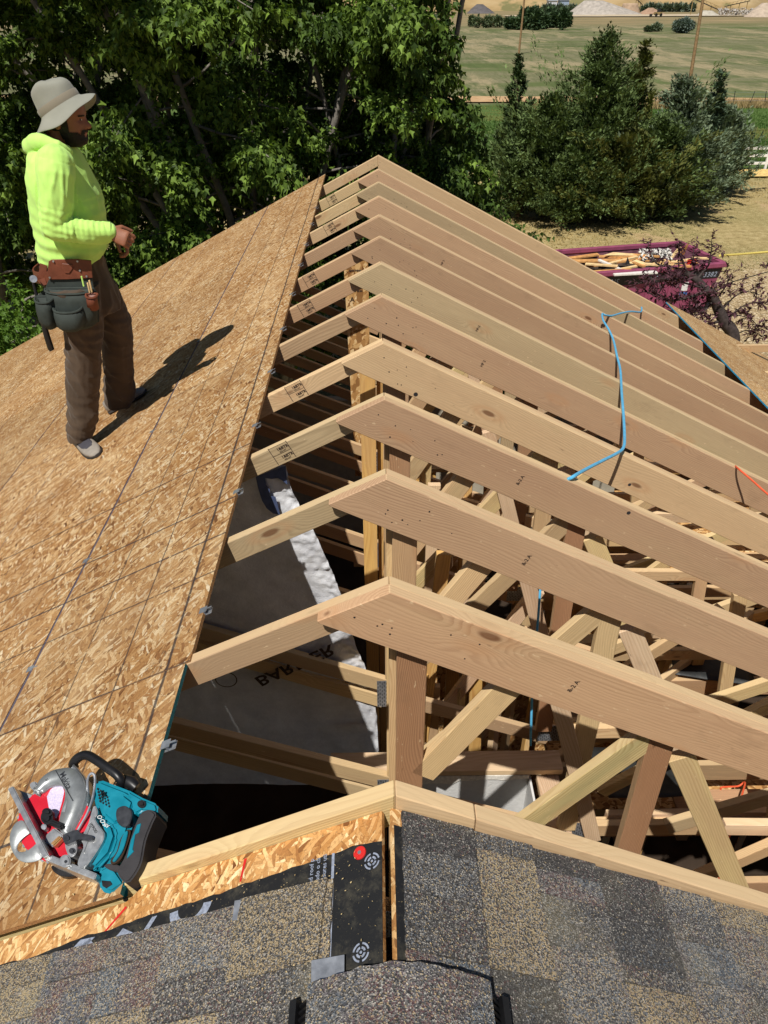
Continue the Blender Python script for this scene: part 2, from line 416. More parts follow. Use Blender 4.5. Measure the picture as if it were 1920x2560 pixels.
def felt():
    t = NT('black_underlayment'); P = t.coord()
    f = t.noise(P, 22, 5, .72); d = t.noise(P, 190, 3, .7)
    col = t.mix(t.rng(f, .5, .72, 0, .6), lin((30, 31, 33)), lin((84, 80, 68)))
    col = t.mix(t.rng(d, .66, .73, 0, .7), col, lin((150, 134, 98)))
    t.bump(d, .3, .001); return t.fin(col, .75, .25)
M['felt'] = felt()
M['print_grey'] = plain('grey_print', (140, 148, 164), .7, .2, var=.3, scale=160)
M['print_dark'] = plain('stamp_ink', (70, 58, 50), .8, .1, var=.3, scale=90)
M['print_white'] = plain('white_paint', (226, 226, 222), .6, .3, var=.08)
M['galv'] = plain('galvanised_steel', (178, 182, 188), .42, .5, .75, .2, 40)
M['steel_dark'] = plain('dark_steel', (52, 54, 58), .45, .5, .6, .2, 40)
M['black'] = plain('black_plastic', (24, 24, 26), .42, .45, 0, .25, 40, .2, 300, .0006)
M['rubber'] = plain('grey_black_rubber', (50, 48, 50), .62, .35, 0, .22, 30, .35, 260, .0008)
M['red_cap'] = plain('red_plastic_cap', (206, 44, 40), .45, .4)
M['gap_shade'] = plain('brown_gap_shade', (60, 46, 36), .9, .1)  # dark brown that paints the shade inside the saw's trigger opening
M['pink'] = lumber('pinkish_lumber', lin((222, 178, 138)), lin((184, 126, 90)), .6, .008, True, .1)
M['osb_r'] = osb('osb_far_strands', (.96, .97, .92), False, .62)
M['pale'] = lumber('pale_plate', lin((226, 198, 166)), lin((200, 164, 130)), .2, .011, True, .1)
M['osb_in'] = None
def osb_obj():
    """strand board for panels without a deck layout: object-space coordinates"""
    t = NT('osb_inside'); P = t.coord(); q = t.vmath('ADD', P, t.vmath('MULTIPLY', t.sep and t.noise(P, 8, 2, out=1), (.05, .05, .05)))
    col = None
    for i, (an, keep) in enumerate([(10, 0), (-35, .3), (42, .45), (80, .6)]):
        k = t.map(t.map(q, (1, 1, 1), (i*3.1, 0, i*1.7), (R(an), R(an), R(an))), (14, 60, 34)); c = t.sep(t.vor(k, 1.0, 'Color'))
        cc = t.ramp(c[0], [(0, lin((120, 80, 44))), (.4, lin((186, 140, 86))), (.8, lin((216, 178, 122))), (1, lin((236, 208, 162)))])
        col = cc if col is None else t.mix(t.rng(c[1], keep-.01, keep+.01), col, cc)
    t.bump(t.noise(P, 120, 3), .3, .002); return t.fin(col, .6, .2)
M['osb_in'] = osb_obj()

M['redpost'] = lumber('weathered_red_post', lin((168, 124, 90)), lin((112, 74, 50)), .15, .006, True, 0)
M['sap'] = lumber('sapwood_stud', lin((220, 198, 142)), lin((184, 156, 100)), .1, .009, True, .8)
# ------------------------------------------------------------------ new roof decks of strand board
def set_deck_uv(o, left=True):
    me = o.data; uv = me.uv_layers.new(name='deck'); mwm = WM[o.name]
    for lp in me.loops:
        p = mwm @ me.vertices[lp.vertex_index].co
        s = (XR-p.x if left else p.x-XR)*SQ
        uv.data[lp.index].uv = (p.y, s)
def sheet(name, y0, y1, s0, s1, mats, parent, left=True, h0=0.0, h1=.0125, skew=0.0, bevel=0):
    on = on_left if left else on_right
    t = MB(); nrm = NL if left else NR
    ny = max(2, int((y1-y0)/.12)) if skew else 1
    top = [on(y0, s0, h1), on(y1, s0, h1), on(y1, s1, h1), on(y0, s1, h1)]
    t.prism(top, nrm*(h0-h1)); t.M = [0, 0, 1, len(mats)-1, len(mats)-1, len(mats)-1]
    o = t.build(name, mats, parent); set_deck_uv(o, left); return o

deck = thing('roof_deck', 'bare strand-board roof slope the worker stands on, ruled with dark chalk lines', 'roof deck', on_left(4.9, 2.5))
YE = 8.93
rows = [(.645, 1.384, [.876, 1.562, 4.0, 6.44, YE]), (1.388, 2.606, [.876, 1.91, 4.34, 6.78, YE]), (2.61, 3.828, [.876, 3.1, 5.54, 7.98, YE]),
        (3.832, 5.05, [.876, 1.9, 4.34, 6.78, YE]), (5.054, 6.2, [.876, 3.1, 5.54, 7.98, YE])]
for i, (s0, s1, ys) in enumerate(rows):
    for j in range(len(ys)-1):
        a = s0+(.014 if (i, j) == (0, 0) else 0)+random.uniform(-.001, .001)
        edge = M['teal_edge'] if (i, j) == (0, 0) else M['osb_side']
        sheet('osb_sheet', ys[j]+.0015, ys[j+1]-.0015, a, s1, [M['osb'], edge, M['osb_side']], deck)
def clip(y, s):
    c = MB(); o0 = on_left(y, s)
    ax = Vector((0, 1, 0)); dn = (on_left(y, s+.1)-o0).normalized()
    def b(u0, u1, v0, v1, h0, h1):
        p = [o0+ax*u+dn*v+NL*h1 for u, v in ((u0, v0), (u1, v0), (u1, v1), (u0, v1))]
        c.prism(p, NL*(h0-h1))
    b(-.013, .013, -.012, .016, .0126, .0138); b(-.013, .013, -.022, .012, -.0016, -.0004); b(-.013, -.005, -.002, .0, 0, .0126); b(.005, .013, -.002, 0, 0, .0126)
    b(-.003, .003, -.030, -.012, .0126, .0138)
    return c.build('panel_clip', M['galv'], deck)
for y in (1.22, 1.83, 2.44, 3.05, 3.66, 4.27, 4.88, 5.48, 6.09, 6.70, 7.31): clip(y+random.uniform(-.05, .05), .645)
for y in (1.28, 1.86, 2.47, 3.6, 4.9): clip(y, 1.386)
# loose steel strap scraps nailed on the boards are left as printed marks

rdeck = thing('roof_deck', 'pale strand-board strip with a blue painted upper edge low on the far roof slope', 'roof deck', on_right(6, 4.6))
for s0, s1, ys in [(3.87, 5.088, [2.0, 4.4, 6.84, 8.86]), (5.092, 6.0, [2.0, 3.2, 5.6, 8.04, 8.86])]:
    for j in range(len(ys)-1):
        sheet('osb_sheet', ys[j]+.0015, ys[j+1]-.0015, s0, s1, [M['osb_r'], M['blue_edge']] if s0 < 4 else [M['osb_r'], M['osb_side']], rdeck, left=False, h0=.0, h1=.0125)

# ------------------------------------------------------------------ roof trusses with sistered rafters
def XZ(x, y, z): return Vector((x, y, ZC+z))
Y1, SP = 1.5214, .6096
zoff = {1: .010, 2: -.014, 3: -.016, 4: -.022, 5: -.003, 6: -.006, 7: -.007, 8: -.009, 9: 0, 10: -.008, 11: -.011, 12: -.012}
YT = {n: Y1+SP*(n-1) for n in range(1, 13)}; YT[12] = 8.40
def chord_poly(x0, x1, zr, y, d, sl=-.5, xr=XR):
    f = lambda x: zr+sl*(x-xr)
    return [XZ(x0, y, f(x0)), XZ(x1, y, f(x1)), XZ(x1, y, f(x1)-d), XZ(x0, y, f(x0)-d)]
RX = Vector((1, 0, -.5)).normalized(); LX = Vector((-1, 0, -.5)).normalized()
TK = Vector((0, .038, 0))
def gusset(parent, x0, z0, w_, h_, y, lean=0.0):
    """pressed nail plate: thin sheet with rows of punched slots standing proud"""
    g = MB()
    def P(u, v, d=0): return Vector((x0+u, y+d, ZC+z0+v+lean*u))
    g.prism([P(0, 0), P(w_, 0), P(w_, h_), P(0, h_)], (0, -.0015, 0))
    o = g.build('nail_plate', M['galv'], parent)
    s = MB(); nx = int(w_/.011); nz = int(h_/.026)
    for i in range(nx):
        for j in range(nz):
            u = (i+.5)*w_/nx; v = (j+.5)*h_/nz+(.005 if i % 2 else -.005)
            s.add([P(u-.0017, v-.008, -.0021), P(u+.0017, v-.008, -.0021), P(u+.0017, v+.008, -.0021), P(u-.0017, v+.008, -.0021)], [(0, 1, 2, 3)])
    tag(s.build('punched_slots', M['steel_dark'], o), kind='stuff')
    return o
def slot_stamp(parent_part, org, xdir, nrm, body, size):
    return lettering('grade_stamp', body, size, org, xdir, nrm, M['print_dark'], parent_part, bold=.0006)
words_ = ['nearest', 'second', 'third', 'fourth', 'fifth', 'sixth', 'seventh', 'eighth', 'ninth', 'tenth', 'eleventh', 'farthest']
extra = ['pinkish rafter end over the opening', 'wide plain rafter next to the white sheet', 'boxed stamp on its left chord', 'round knothole near its peak',
         'blue hose end lying against it', 'blue hose crossing halfway along it', 'faint stamp box on its left chord', 'its peak splintered with torn wood', 'its rafter under the bend of the blue hose',
         'greenish sapwood along its top', 'second from the far gable end', 'closing the gable before the maple']
trusses = {}
def web(a, b, y, parent, w_=.089, mat='stud'):
    A, B = XZ(a[0], y+.019, a[1]), XZ(b[0], y+.019, b[1])
    d = (B-A).normalized(); return stick('web', A, B, w_, .037, Vector((0, 1, 0)).cross(d), M[mat], parent)
for n in range(1, 13):
    y = YT[n]; zr = ZR-ZC+zoff[n]+.0
    t = thing('roof_truss', '%s roof truss from the shingles, %s' % (words_[n-1], extra[n-1]), 'roof truss', (XR, y, ZC+zr), 'roof trusses along the ridge')
    trusses[n] = t
    dep = .206
    jx = random.uniform(-.02, .02)
    # sistered rafter in front
    f = lambda x: zr-.5*(x-XR)
    if n < 12:
        xl = XR-dep+jx
        # the rafter's end is cut along the left slope
        xb = XR-dep+.010
        pts = [XZ(XR, y, zr), XZ(5.35, y, f(5.35)), XZ(5.35, y, f(5.35)-dep), XZ(xb+.004, y, f(xb+.004)-dep), XZ(xb-.004, y, zr-.5*(XR-xb+.004))]
    else:
        pts = [XZ(XR, y, zr), XZ(5.35, y, f(5.35)), XZ(5.35, y, f(5.35)-dep), XZ(XR, y, zr-dep)]
    raf = plank('rafter', pts, TK, RX, M['fir'], t, org=pts[0])
    # chords of the truss itself behind it
    yc = y+.0385 if n < 12 else y
    zl = zr-random.uniform(0, .004)
    p = chord_poly(XR-.001, -5.9, zl, yc, .1, .5)
    lc = plank('top_chord', p, TK, LX, M['fir'], t, org=p[1])
    p = chord_poly(XR+.001, 5.3, zl, y+.0385, .1)
    plank('top_chord', p, TK, RX, M['fir'], t, org=p[0])
    yw = y+.0385
    # king post, webs, bottom chord
    A = XZ(.092, yw+.019, f(.092)-.105); B = XZ(.092, yw+.019, -3.0)
    stick('king_post', A, B, .090, .037, (1, 0, 0), M[('aged', 'redpost', 'stud', 'redpost')[n % 4]], t)
    stick('king_post', XZ(.055, yw+.058, f(.055)-.105), XZ(.055, yw+.058, -3.02), .060, .037, (1, 0, 0), M['stud'], t)
    web((.135, -2.14), (.40, -1.70), yw, t)
    web((.15, -2.93), (.86, -1.965), yw, t, .089, ('stud', 'sap', 'fir')[n % 3])
    web((.902, f(.9)-.13), (.917, -3.42), yw, t, .089, ('stud', 'redpost', 'fir', 'redpost')[n % 4])
    web((.985, -2.06), (1.66, -3.44), yw, t, .089, ('pale', 'sap')[n % 2])
    web((1.42, -3.42), (2.60, -2.80), yw, t, .089, ('fir', 'sap')[n % 2])
    web((2.83, f(2.83)-.15), (2.83, -3.38), yw, t)
    for (b0, b1, mt) in (((-1.55, -2.40), (.03, -3.075), 'stud'), ((.03, -3.155), (.97, -3.535), 'fir')):
        dd_ = (XZ(b1[0], 0, b1[1])-XZ(b0[0], 0, b0[1])).normalized()
        stick('bottom_chord', XZ(b0[0], yw+.057, b0[1]), XZ(b1[0], yw+.057, b1[1]), .089, .037, Vector((0, 1, 0)).cross(dd_), M[mt], t)
    stick('bottom_chord', XZ(-1.35, yw+.096, -2.64), XZ(.02, yw+.096, -3.25), .089, .037, Vector((0, 1, 0)).cross(dd_), M['fir'], t)
    stick('bottom_chord', XZ(.95, yw+.057, -3.485), XZ(4.9, yw+.057, -3.485), .089, .037, (0, 0, 1), M['stud'], t)
    if n >= 2:
        web((.66, -2.14), (1.05, -3.46), yw-.036, t, .075, 'pale')
    if n <= 7:
        gusset(t, -.02, -3.19, .10, .20, yw-.001); gusset(t, .90, -3.54, .135, .13, yw+.037)
    # nails, scars and stamps near the peak
    nm = MB()
    for q in range(9):
        u = random.uniform(.05, .42); v = random.uniform(.25, .85)*dep
        c_ = XZ(XR+u-.16, y-.0004, f(XR+u-.16)-v)
        if (c_.z-ZC) > zr-.5*abs(XR-c_.x)-.02: continue
        k = 6; r_ = random.uniform(.0022, .004)
        nm.add([c_+Vector((math.cos(a)*r_, 0, math.sin(a)*r_)) for a in [2*math.pi*i/k for i in range(k)]], [tuple(range(k))])
    tag(nm.build('nail_holes', M['steel_dark'], raf), kind='stuff')
    if n in (1, 2, 3, 5, 6, 8):
        x = XR+.42+random.uniform(0, .2)
        slot_stamp(raf, XZ(x, y-.0006, f(x)-.125), Vector((.45, 0, .9)), Vector((0, -1, 0)), random.choice(['HF 2', '&-2 A', 'HF-2']), .021)
    if n in (3, 6, 7, 9, 11, 4):
        x = -.42 if n == 3 else random.uniform(-.5, -.38)
        g = lambda x_: zl+.5*(x_-XR)
        u = Vector((1, 0, .5)).normalized(); up_ = Vector((-.5, 0, 1)).normalized()
        o0 = XZ(x, yc-.0008, g(x)-.092)
        sm = MB()
        for a, b, c2_, d2_ in [(-.012, -.009, 0, .088), (.075, .078, 0, .088), (-.009, .075, .083, .085), (-.009, .075, .043, .0445)]:
            sm.add([o0+u*a+up_*c2_, o0+u*b+up_*c2_, o0+u*b+up_*d2_, o0+u*a+up_*d2_], [(0, 1, 2, 3)])
        sb = sm.build('grade_stamp', M['print_dark'], lc)
        lettering('grade_stamp', '1&BTR', .019, o0+u*.020+up_*.060, u, Vector((0, -1, 0)), M['print_dark'], lc, bold=.0008)
        lettering('grade_stamp', 'KD-HT', .0105, o0+u*.026+up_*.0475, u, Vector((0, -1, 0)), M['print_dark'], lc, bold=.0004)
        lettering('grade_stamp', '1&BTR', .019, o0+u*.020+up_*.019, u, Vector((0, -1, 0)), M['print_dark'], lc, bold=.0008)
        lettering('grade_stamp', 'KD-HT', .0105, o0+u*.026+up_*.006, u, Vector((0, -1, 0)), M['print_dark'], lc, bold=.0004)
# a clean round knothole, dark through hole drawn as a recess rim on the fourth and two further rafters
def knothole(n, a, b, r_=.010):
    c_ = at_y(a, b, YT[n]-.0008); h_ = MB(); k = 14
    ring = lambda rr, dy: [c_+Vector((math.cos(2*math.pi*i/k)*rr, dy, math.sin(2*math.pi*i/k)*rr*1.0)) for i in range(k)]
    h_.add(ring(r_, 0), [tuple(range(k))])
    h_.build('knothole', M['rubber'], trusses[n])
knothole(4, 898, 852, .011); knothole(3, 1358, 1108, .009); knothole(4, 1360, 1047, .009)

# the truss-edge chord the old roof stops against
edge = thing('roof_edge_chord', 'pale edge board along the cut edge of the shingled roof', 'edge board', (XR, .92, ZR))
zr0 = -1.291
pL = chord_poly(XR-.001, -3.0, zr0, .90, .1, .52); plank('top_chord', pL, TK, Vector((-1, 0, -.52)), M['sap'], edge, org=pL[1])
pR = chord_poly(XR+.001, .19, zr0, .90, .1, -.51); plank('top_chord', pR, TK, Vector((1, 0, -.51)), M['fir'], edge)
pR = chord_poly(.1915, 5.0, zr0, .9005, .1, -.51); plank('top_chord', pR, TK, Vector((1, 0, -.51)), M['pink'], edge)
# ------------------------------------------------------------------ old shingled roof the photographer stands on
old = thing('shingled_roof', 'weathered grey and tan shingled roof in front, its felt and boards laid bare at the cut edge', 'shingled roof', (XR, .5, ZR-.05))
HB = -.024
def ysplane(left): return on_left if left else on_right
def slab(name, ys, h1, h0, mat, parent, left=True, hs=None):
    on = ysplane(left); m = MB(); nrm = NL if left else NR
    top = [on(y, s, h1 if hs is None else hs(y, s)) for y, s in ys]
    m.prism(top, nrm*(h0-h1)); o = m.build(name, mat, parent, fix=True); return o
# boards
o = slab('roof_board', [(.8985, .036), (.8985, .62), (.872, .66), (.872, 5.5), (-4.5, 5.5), (-4.5, .036), (.55, .036), (.69, .036)], -.013, -.024, [M['osb_old'], M['osb_old']], old); set_deck_uv(o)
o = slab('roof_board', [(.8985, .002), (.8985, 5.5), (-4.5, 5.5), (-4.5, .002)], -.019, -.028, [M['osb_old'], M['osb_old']], old, False); set_deck_uv(o, False)
# ridge gap closed by the cap toward the viewer
# red crayon marks on the bare boards
for a, b in [((.887, .355), (.838, .36)), ((.86, .655), (.815, .70))]:
    m = MB(); p, q = on_left(*a, -.0122), on_left(*b, -.0122); d = (q-p).normalized().cross(NL)*.0035
    m.add([p-d, p+d, q+d*.6, q-d*.6], [(0, 1, 2, 3)]); m.build('crayon_mark', M['red_cap'], old)
# underlayment
top = [(.834, .036), (.841, .10), (.836, .186), (.830, .288), (.831, .346), (.826, .391), (.826, .451), (.823, .529), (.824, .60), (.819, .66), (.821, .745), (.814, .838), (.806, .917), (.812, .95), (.806, 1.2), (.80, 2.0), (.80, 5.4)]
def rough(pts, amp, n=4, seed=1):
    r_ = random.Random(seed); out = []
    for (a, b), (c, d) in zip(pts[:-1], pts[1:]):
        for i in range(n):
            f = i/n; out.append((a+(c-a)*f+r_.uniform(-amp, amp), b+(d-b)*f))
    return out+[pts[-1]]
slab('underlayment', rough(top, .0022, 4, 3)+[(-4, 5.4), (-4, .036)], -.0115, -.0128, M['felt'], old)
slab('underlayment', [(.862, .006), (.862, .05), (-4, .05), (-4, .006)], -.0175, -.0188, M['felt'], old, False)
# grey printed line, lettering and targets on the felt
m = MB(); m.add([on_left(.838, .1395, -.0110), on_left(.838, .1455, -.0110), on_left(.60, .143, -.0110), on_left(.60, .137, -.0110)], [(0, 1, 2, 3)]); m.build('printed_line', M['print_grey'], old)
dnL = (on_left(0, 1)-on_left(0, 0)).normalized(); YV = Vector((0, 1, 0))
for i, body in enumerate(['and roof p', 'izado o cli', 'ussures uti']):
    lettering('felt_lettering', body, .0135, on_left(.782, .186-.0145*i, -.0108), YV, NL, M['print_grey'], old, bold=.0002)
def target(y, s, r_=.0165):
    m = MB(); c0 = on_left(y, s, -.0108)
    for ra, rb, n in [(r_, r_*.80, 4), (r_*.58, r_*.34, 4)]:
        for q in range(n):
            an = [R(90*q+11+68*i/8) for i in range(9)]
            P = [c0+(YV*math.cos(a)+dnL*math.sin(a))*ra for a in an]+[c0+(YV*math.cos(a)+dnL*math.sin(a))*rb for a in an[::-1]]
            m.add(P, [tuple(range(len(P)))])
    m.add([c0+(YV*math.cos(a)+dnL*math.sin(a))*r_*.16 for a in [2*math.pi*i/8 for i in range(8)]], [tuple(range(8))])
    m.build('printed_target', M['print_grey'], old, fix=True)
target(.798, .057); target(.638, .078)
def big_print(pts):
    m = MB(); m.add([on_left(y, s, -.0109) for y, s in pts], [tuple(range(len(pts)))]); m.build('felt_print', M['print_grey'], old, fix=True)
def arc_band(yc, sc, r0, r1, a0, a1, sy=1.0):
    an = [R(a0+(a1-a0)*i/16) for i in range(17)]
    big_print([(yc+math.cos(a)*r0*sy, sc+math.sin(a)*r0) for a in an]+[(yc+math.cos(a)*r1*sy, sc+math.sin(a)*r1) for a in an[::-1]])
arc_band(.818, .475, .032, .052, 95, 265, .9)
big_print([(.818, .56), (.818, .573), (.775, .60), (.775, .586)]); big_print([(.782, .54), (.79, .535), (.768, .556)])
arc_band(.835, .69, .05, .085, 120, 240, .9); big_print([(.812, .72), (.815, .76), (.78, .80), (.775, .765)])
# plastic-cap nail
m = MB(); c0 = on_left(.8215, .083, -.011); k = 20
m.rings([[c0+NL*h_+(YV*math.cos(2*math.pi*i/k)+dnL*math.sin(2*math.pi*i/k))*r_ for i in range(k)] for h_, r_ in ((0, .0135), (.0022, .0130), (.003, .0105), (.0022, .005), (.0022, .0035))])
cap = m.build('cap_nail', M['red_cap'], old, smooth=True)
m = MB(); m.rings([[c0+NL*h_+(YV*math.cos(2*math.pi*i/8)+dnL*math.sin(2*math.pi*i/8))*r_ for i in range(8)] for h_, r_ in ((.0015, .004), (.0035, .0038))]); m.build('nail_head', M['galv'], cap)

# ---- shingles: laminated tabs, each with its own blend of granules
def tab(y0, y1, s0, s1, tint, left, lift=0.0, seed=0, rag=.0016, cut=None):
    r_ = random.Random(seed); on = ysplane(left); nrm = NL if left else NR
    base = -.0105 if left else -.0165
    def edge(a, b, n):
        return [(a[0]+(b[0]-a[0])*i/n+r_.uniform(-rag, rag)*.6, a[1]+(b[1]-a[1])*i/n+r_.uniform(-rag, rag)) for i in range(n)]
    c = [(y0, s0), (y1, s0), (y1, s1), (y0, s1)] if cut is None else cut
    n = 6; ring = []
    for i in range(len(c)): ring += edge(c[i], c[(i+1) % len(c)], n)
    hh = lambda s: base+lift+.0030+.0075*max(0, min(1, (s-s0)/(s1-s0+1e-6)))
    m = MB(); top = [on(y, s, hh(s)) for y, s in ring]
    m.prism(top, nrm*-.0060)
    o = m.build('shingle', M['shingle'], old, fix=True)
    o.color = (*tint, 1)
    return o
DK = (.02, .74, .06); GR = (.06, .36, .12); TN = (.50, .22, .05); LT = (.16, .10, .18); BLU = (.06, .16, .42); RED = (.20, .26, .55); OL = (.50, .36, .02); MD = (.12, .48, .10)
sd = 100
# right slope: tabs run up the picture, courses step away from the ridge
right_courses = [
 (.026, .181, [(-.9, .30, LT), (.30, .59, BLU), (.59, .632, RED), (.632, .735, MD), (.735, .823, GR), (.823, .896, DK)]),
 (.179, .322, [(-.9, .30, TN), (.30, .633, DK), (.633, .86, TN), (.86, .896, MD)]),
 (.319, .484, [(-.9, .42, GR), (.42, .56, TN), (.56, .70, LT), (.70, .80, GR), (.80, .852, BLU), (.852, .896, DK)]),
 (.481, .648, [(-.9, .50, RED), (.50, .665, TN), (.665, .70, MD), (.70, .79, DK), (.79, .896, DK)]),
 (.645, .80, [(-.9, .45, LT), (.45, .70, LT), (.70, .78, BLU), (.78, .85, GR), (.85, .896, LT)]),
 (.797, .95, [(-.9, .55, RED), (.55, .72, GR), (.72, .84, LT), (.84, .896, TN)]),
 (.947, 1.10, [(-.9, .62, TN), (.62, .78, DK), (.78, .896, GR)]),
 (1.097, 1.25, [(-.9, .60, GR), (.60, .896, LT)]), (1.247, 1.40, [(-.9, .896, DK)]), (1.397, 1.6, [(-.9, .896, TN)]), (1.597, 5.4, [(-.9, .896, GR)])]
for k, (s0, s1, tabs) in enumerate(right_courses):
    for (y0, y1, tn) in tabs:
        sd += 1; jit = random.uniform(-.004, .004)
        tab(y0+.0008, y1-.0008, s0-.004, s1+jit*.4, tn, False, .0007*(sd % 3), sd)
left_courses = [
 (.143, .352, [(-.9, .30, GR), (.30, .52, BLU), (.52, .642, MD), (.642, .786, OL)]),
 (.350, .513, [(-.9, .30, LT), (.30, .48, MD), (.48, .60, TN), (.60, .675, MD), (.675, .789, LT)]),
 (.510, .660, [(-.9, .36, DK), (.36, .50, GR), (.50, .64, TN), (.64, .731, RED), (.731, .793, LT)]),
 (.657, .817, [(-.9, .40, TN), (.40, .56, RED), (.56, .69, RED), (.69, .735, RED), (.735, .797, RED)]),
 (.814, .985, [(-.9, .50, DK), (.50, .68, LT), (.68, .75, TN), (.75, .806, OL)]),
 (.982, 1.13, [(-.9, .55, RED), (.55, .74, TN), (.74, .806, OL)]), (1.127, 1.28, [(-.9, .60, GR), (.60, .80, TN)]), (1.277, 1.43, [(-.9, .8, LT)]), (1.427, 5.4, [(-.9, .8, GR)])]
for k, (s0, s1, tabs) in enumerate(left_courses):
    for (y0, y1, tn) in tabs:
        sd += 1; e = random.uniform(-.004, .004) if y1 > .75 else 0
        tab(y0+.0008, y1-.0008+e, s0-.004, s1, tn, True, .0007*(sd % 3), sd, .0024)
# olive patched shingle lifted by its corner beside the bare felt
sd += 1; tab(0, 0, .147, .35, OL, True, .006, sd, .002, [(.642, .16), (.786, .150), (.790, .338), (.70, .345), (.655, .315)])
# bent flashing tongues
def flash(y, s, w_, l_, h_=.012):
    m = MB(); m.prism([on_left(y, s, -.003), on_left(y+l_, s, -.001), on_left(y+l_, s+w_, h_), on_left(y, s+w_, h_*.6)], NL*-.0008)
    m.build('flashing', M['galv'], old)
flash(.601, .105, .06, .035, .008); flash(.752, .328, .026, .038, .004)
# ridge vent and cap shingles at the viewer's feet
def ridge_cap(y0, y1, half, tint, h_, seed):
    r_ = random.Random(seed); m = MB(); ss = [half*q/10 for q in range(-10, 11)]
    def P(y, s, hh):
        z_round = .030*max(0, 1-abs(s)/(half*.75))**2
        return (on_right(y, s, hh-z_round) if s >= 0 else on_left(y, -s, hh-z_round))
    row = lambda y, hh: [P(y+r_.uniform(-.002, .002)+(.006*math.cos(3*s/half)), s, hh) for s in ss]
    a, b = row(y0, h_), row(y1, h_+.0); a2, b2 = row(y0, h_-.005), row(y1, h_-.005)
    n = len(ss)
    for i in range(n-1):
        m.add([a[i], a[i+1], b[i+1], b[i]], [(0, 1, 2, 3)]); m.add([a2[i], a2[i+1], b2[i+1], b2[i]], [(3, 2, 1, 0)])
        m.add([b[i], b[i+1], b2[i+1], b2[i]], [(0, 1, 2, 3)])
    o = m.build('ridge_cap', M['shingle'], old, smooth='all'); o.color = (*tint, 1)
ridge_cap(.36, .597, .158, (.12, .26, .34), .026, 5); ridge_cap(.10, .40, .158, LT, .031, 6); ridge_cap(-.2, .14, .158, GR, .036, 7)
for left in (True, False):
    on = ysplane(left); m = MB()
    for i in range(30):
        y = .572-i*.0105; m.prism([on(y, .158, .020), on(y-.004, .158, .020), on(y-.004, .192, .000), on(y, .192, .000)], (NL if left else NR)*-.012)
    m.prism([on(.578, .186, .014), on(.578, .200, .012), on(-.3, .200, .012), on(-.3, .186, .014)], (NL if left else NR)*-.022)
    m.build('ridge_vent', M['black'], old, fix=True)
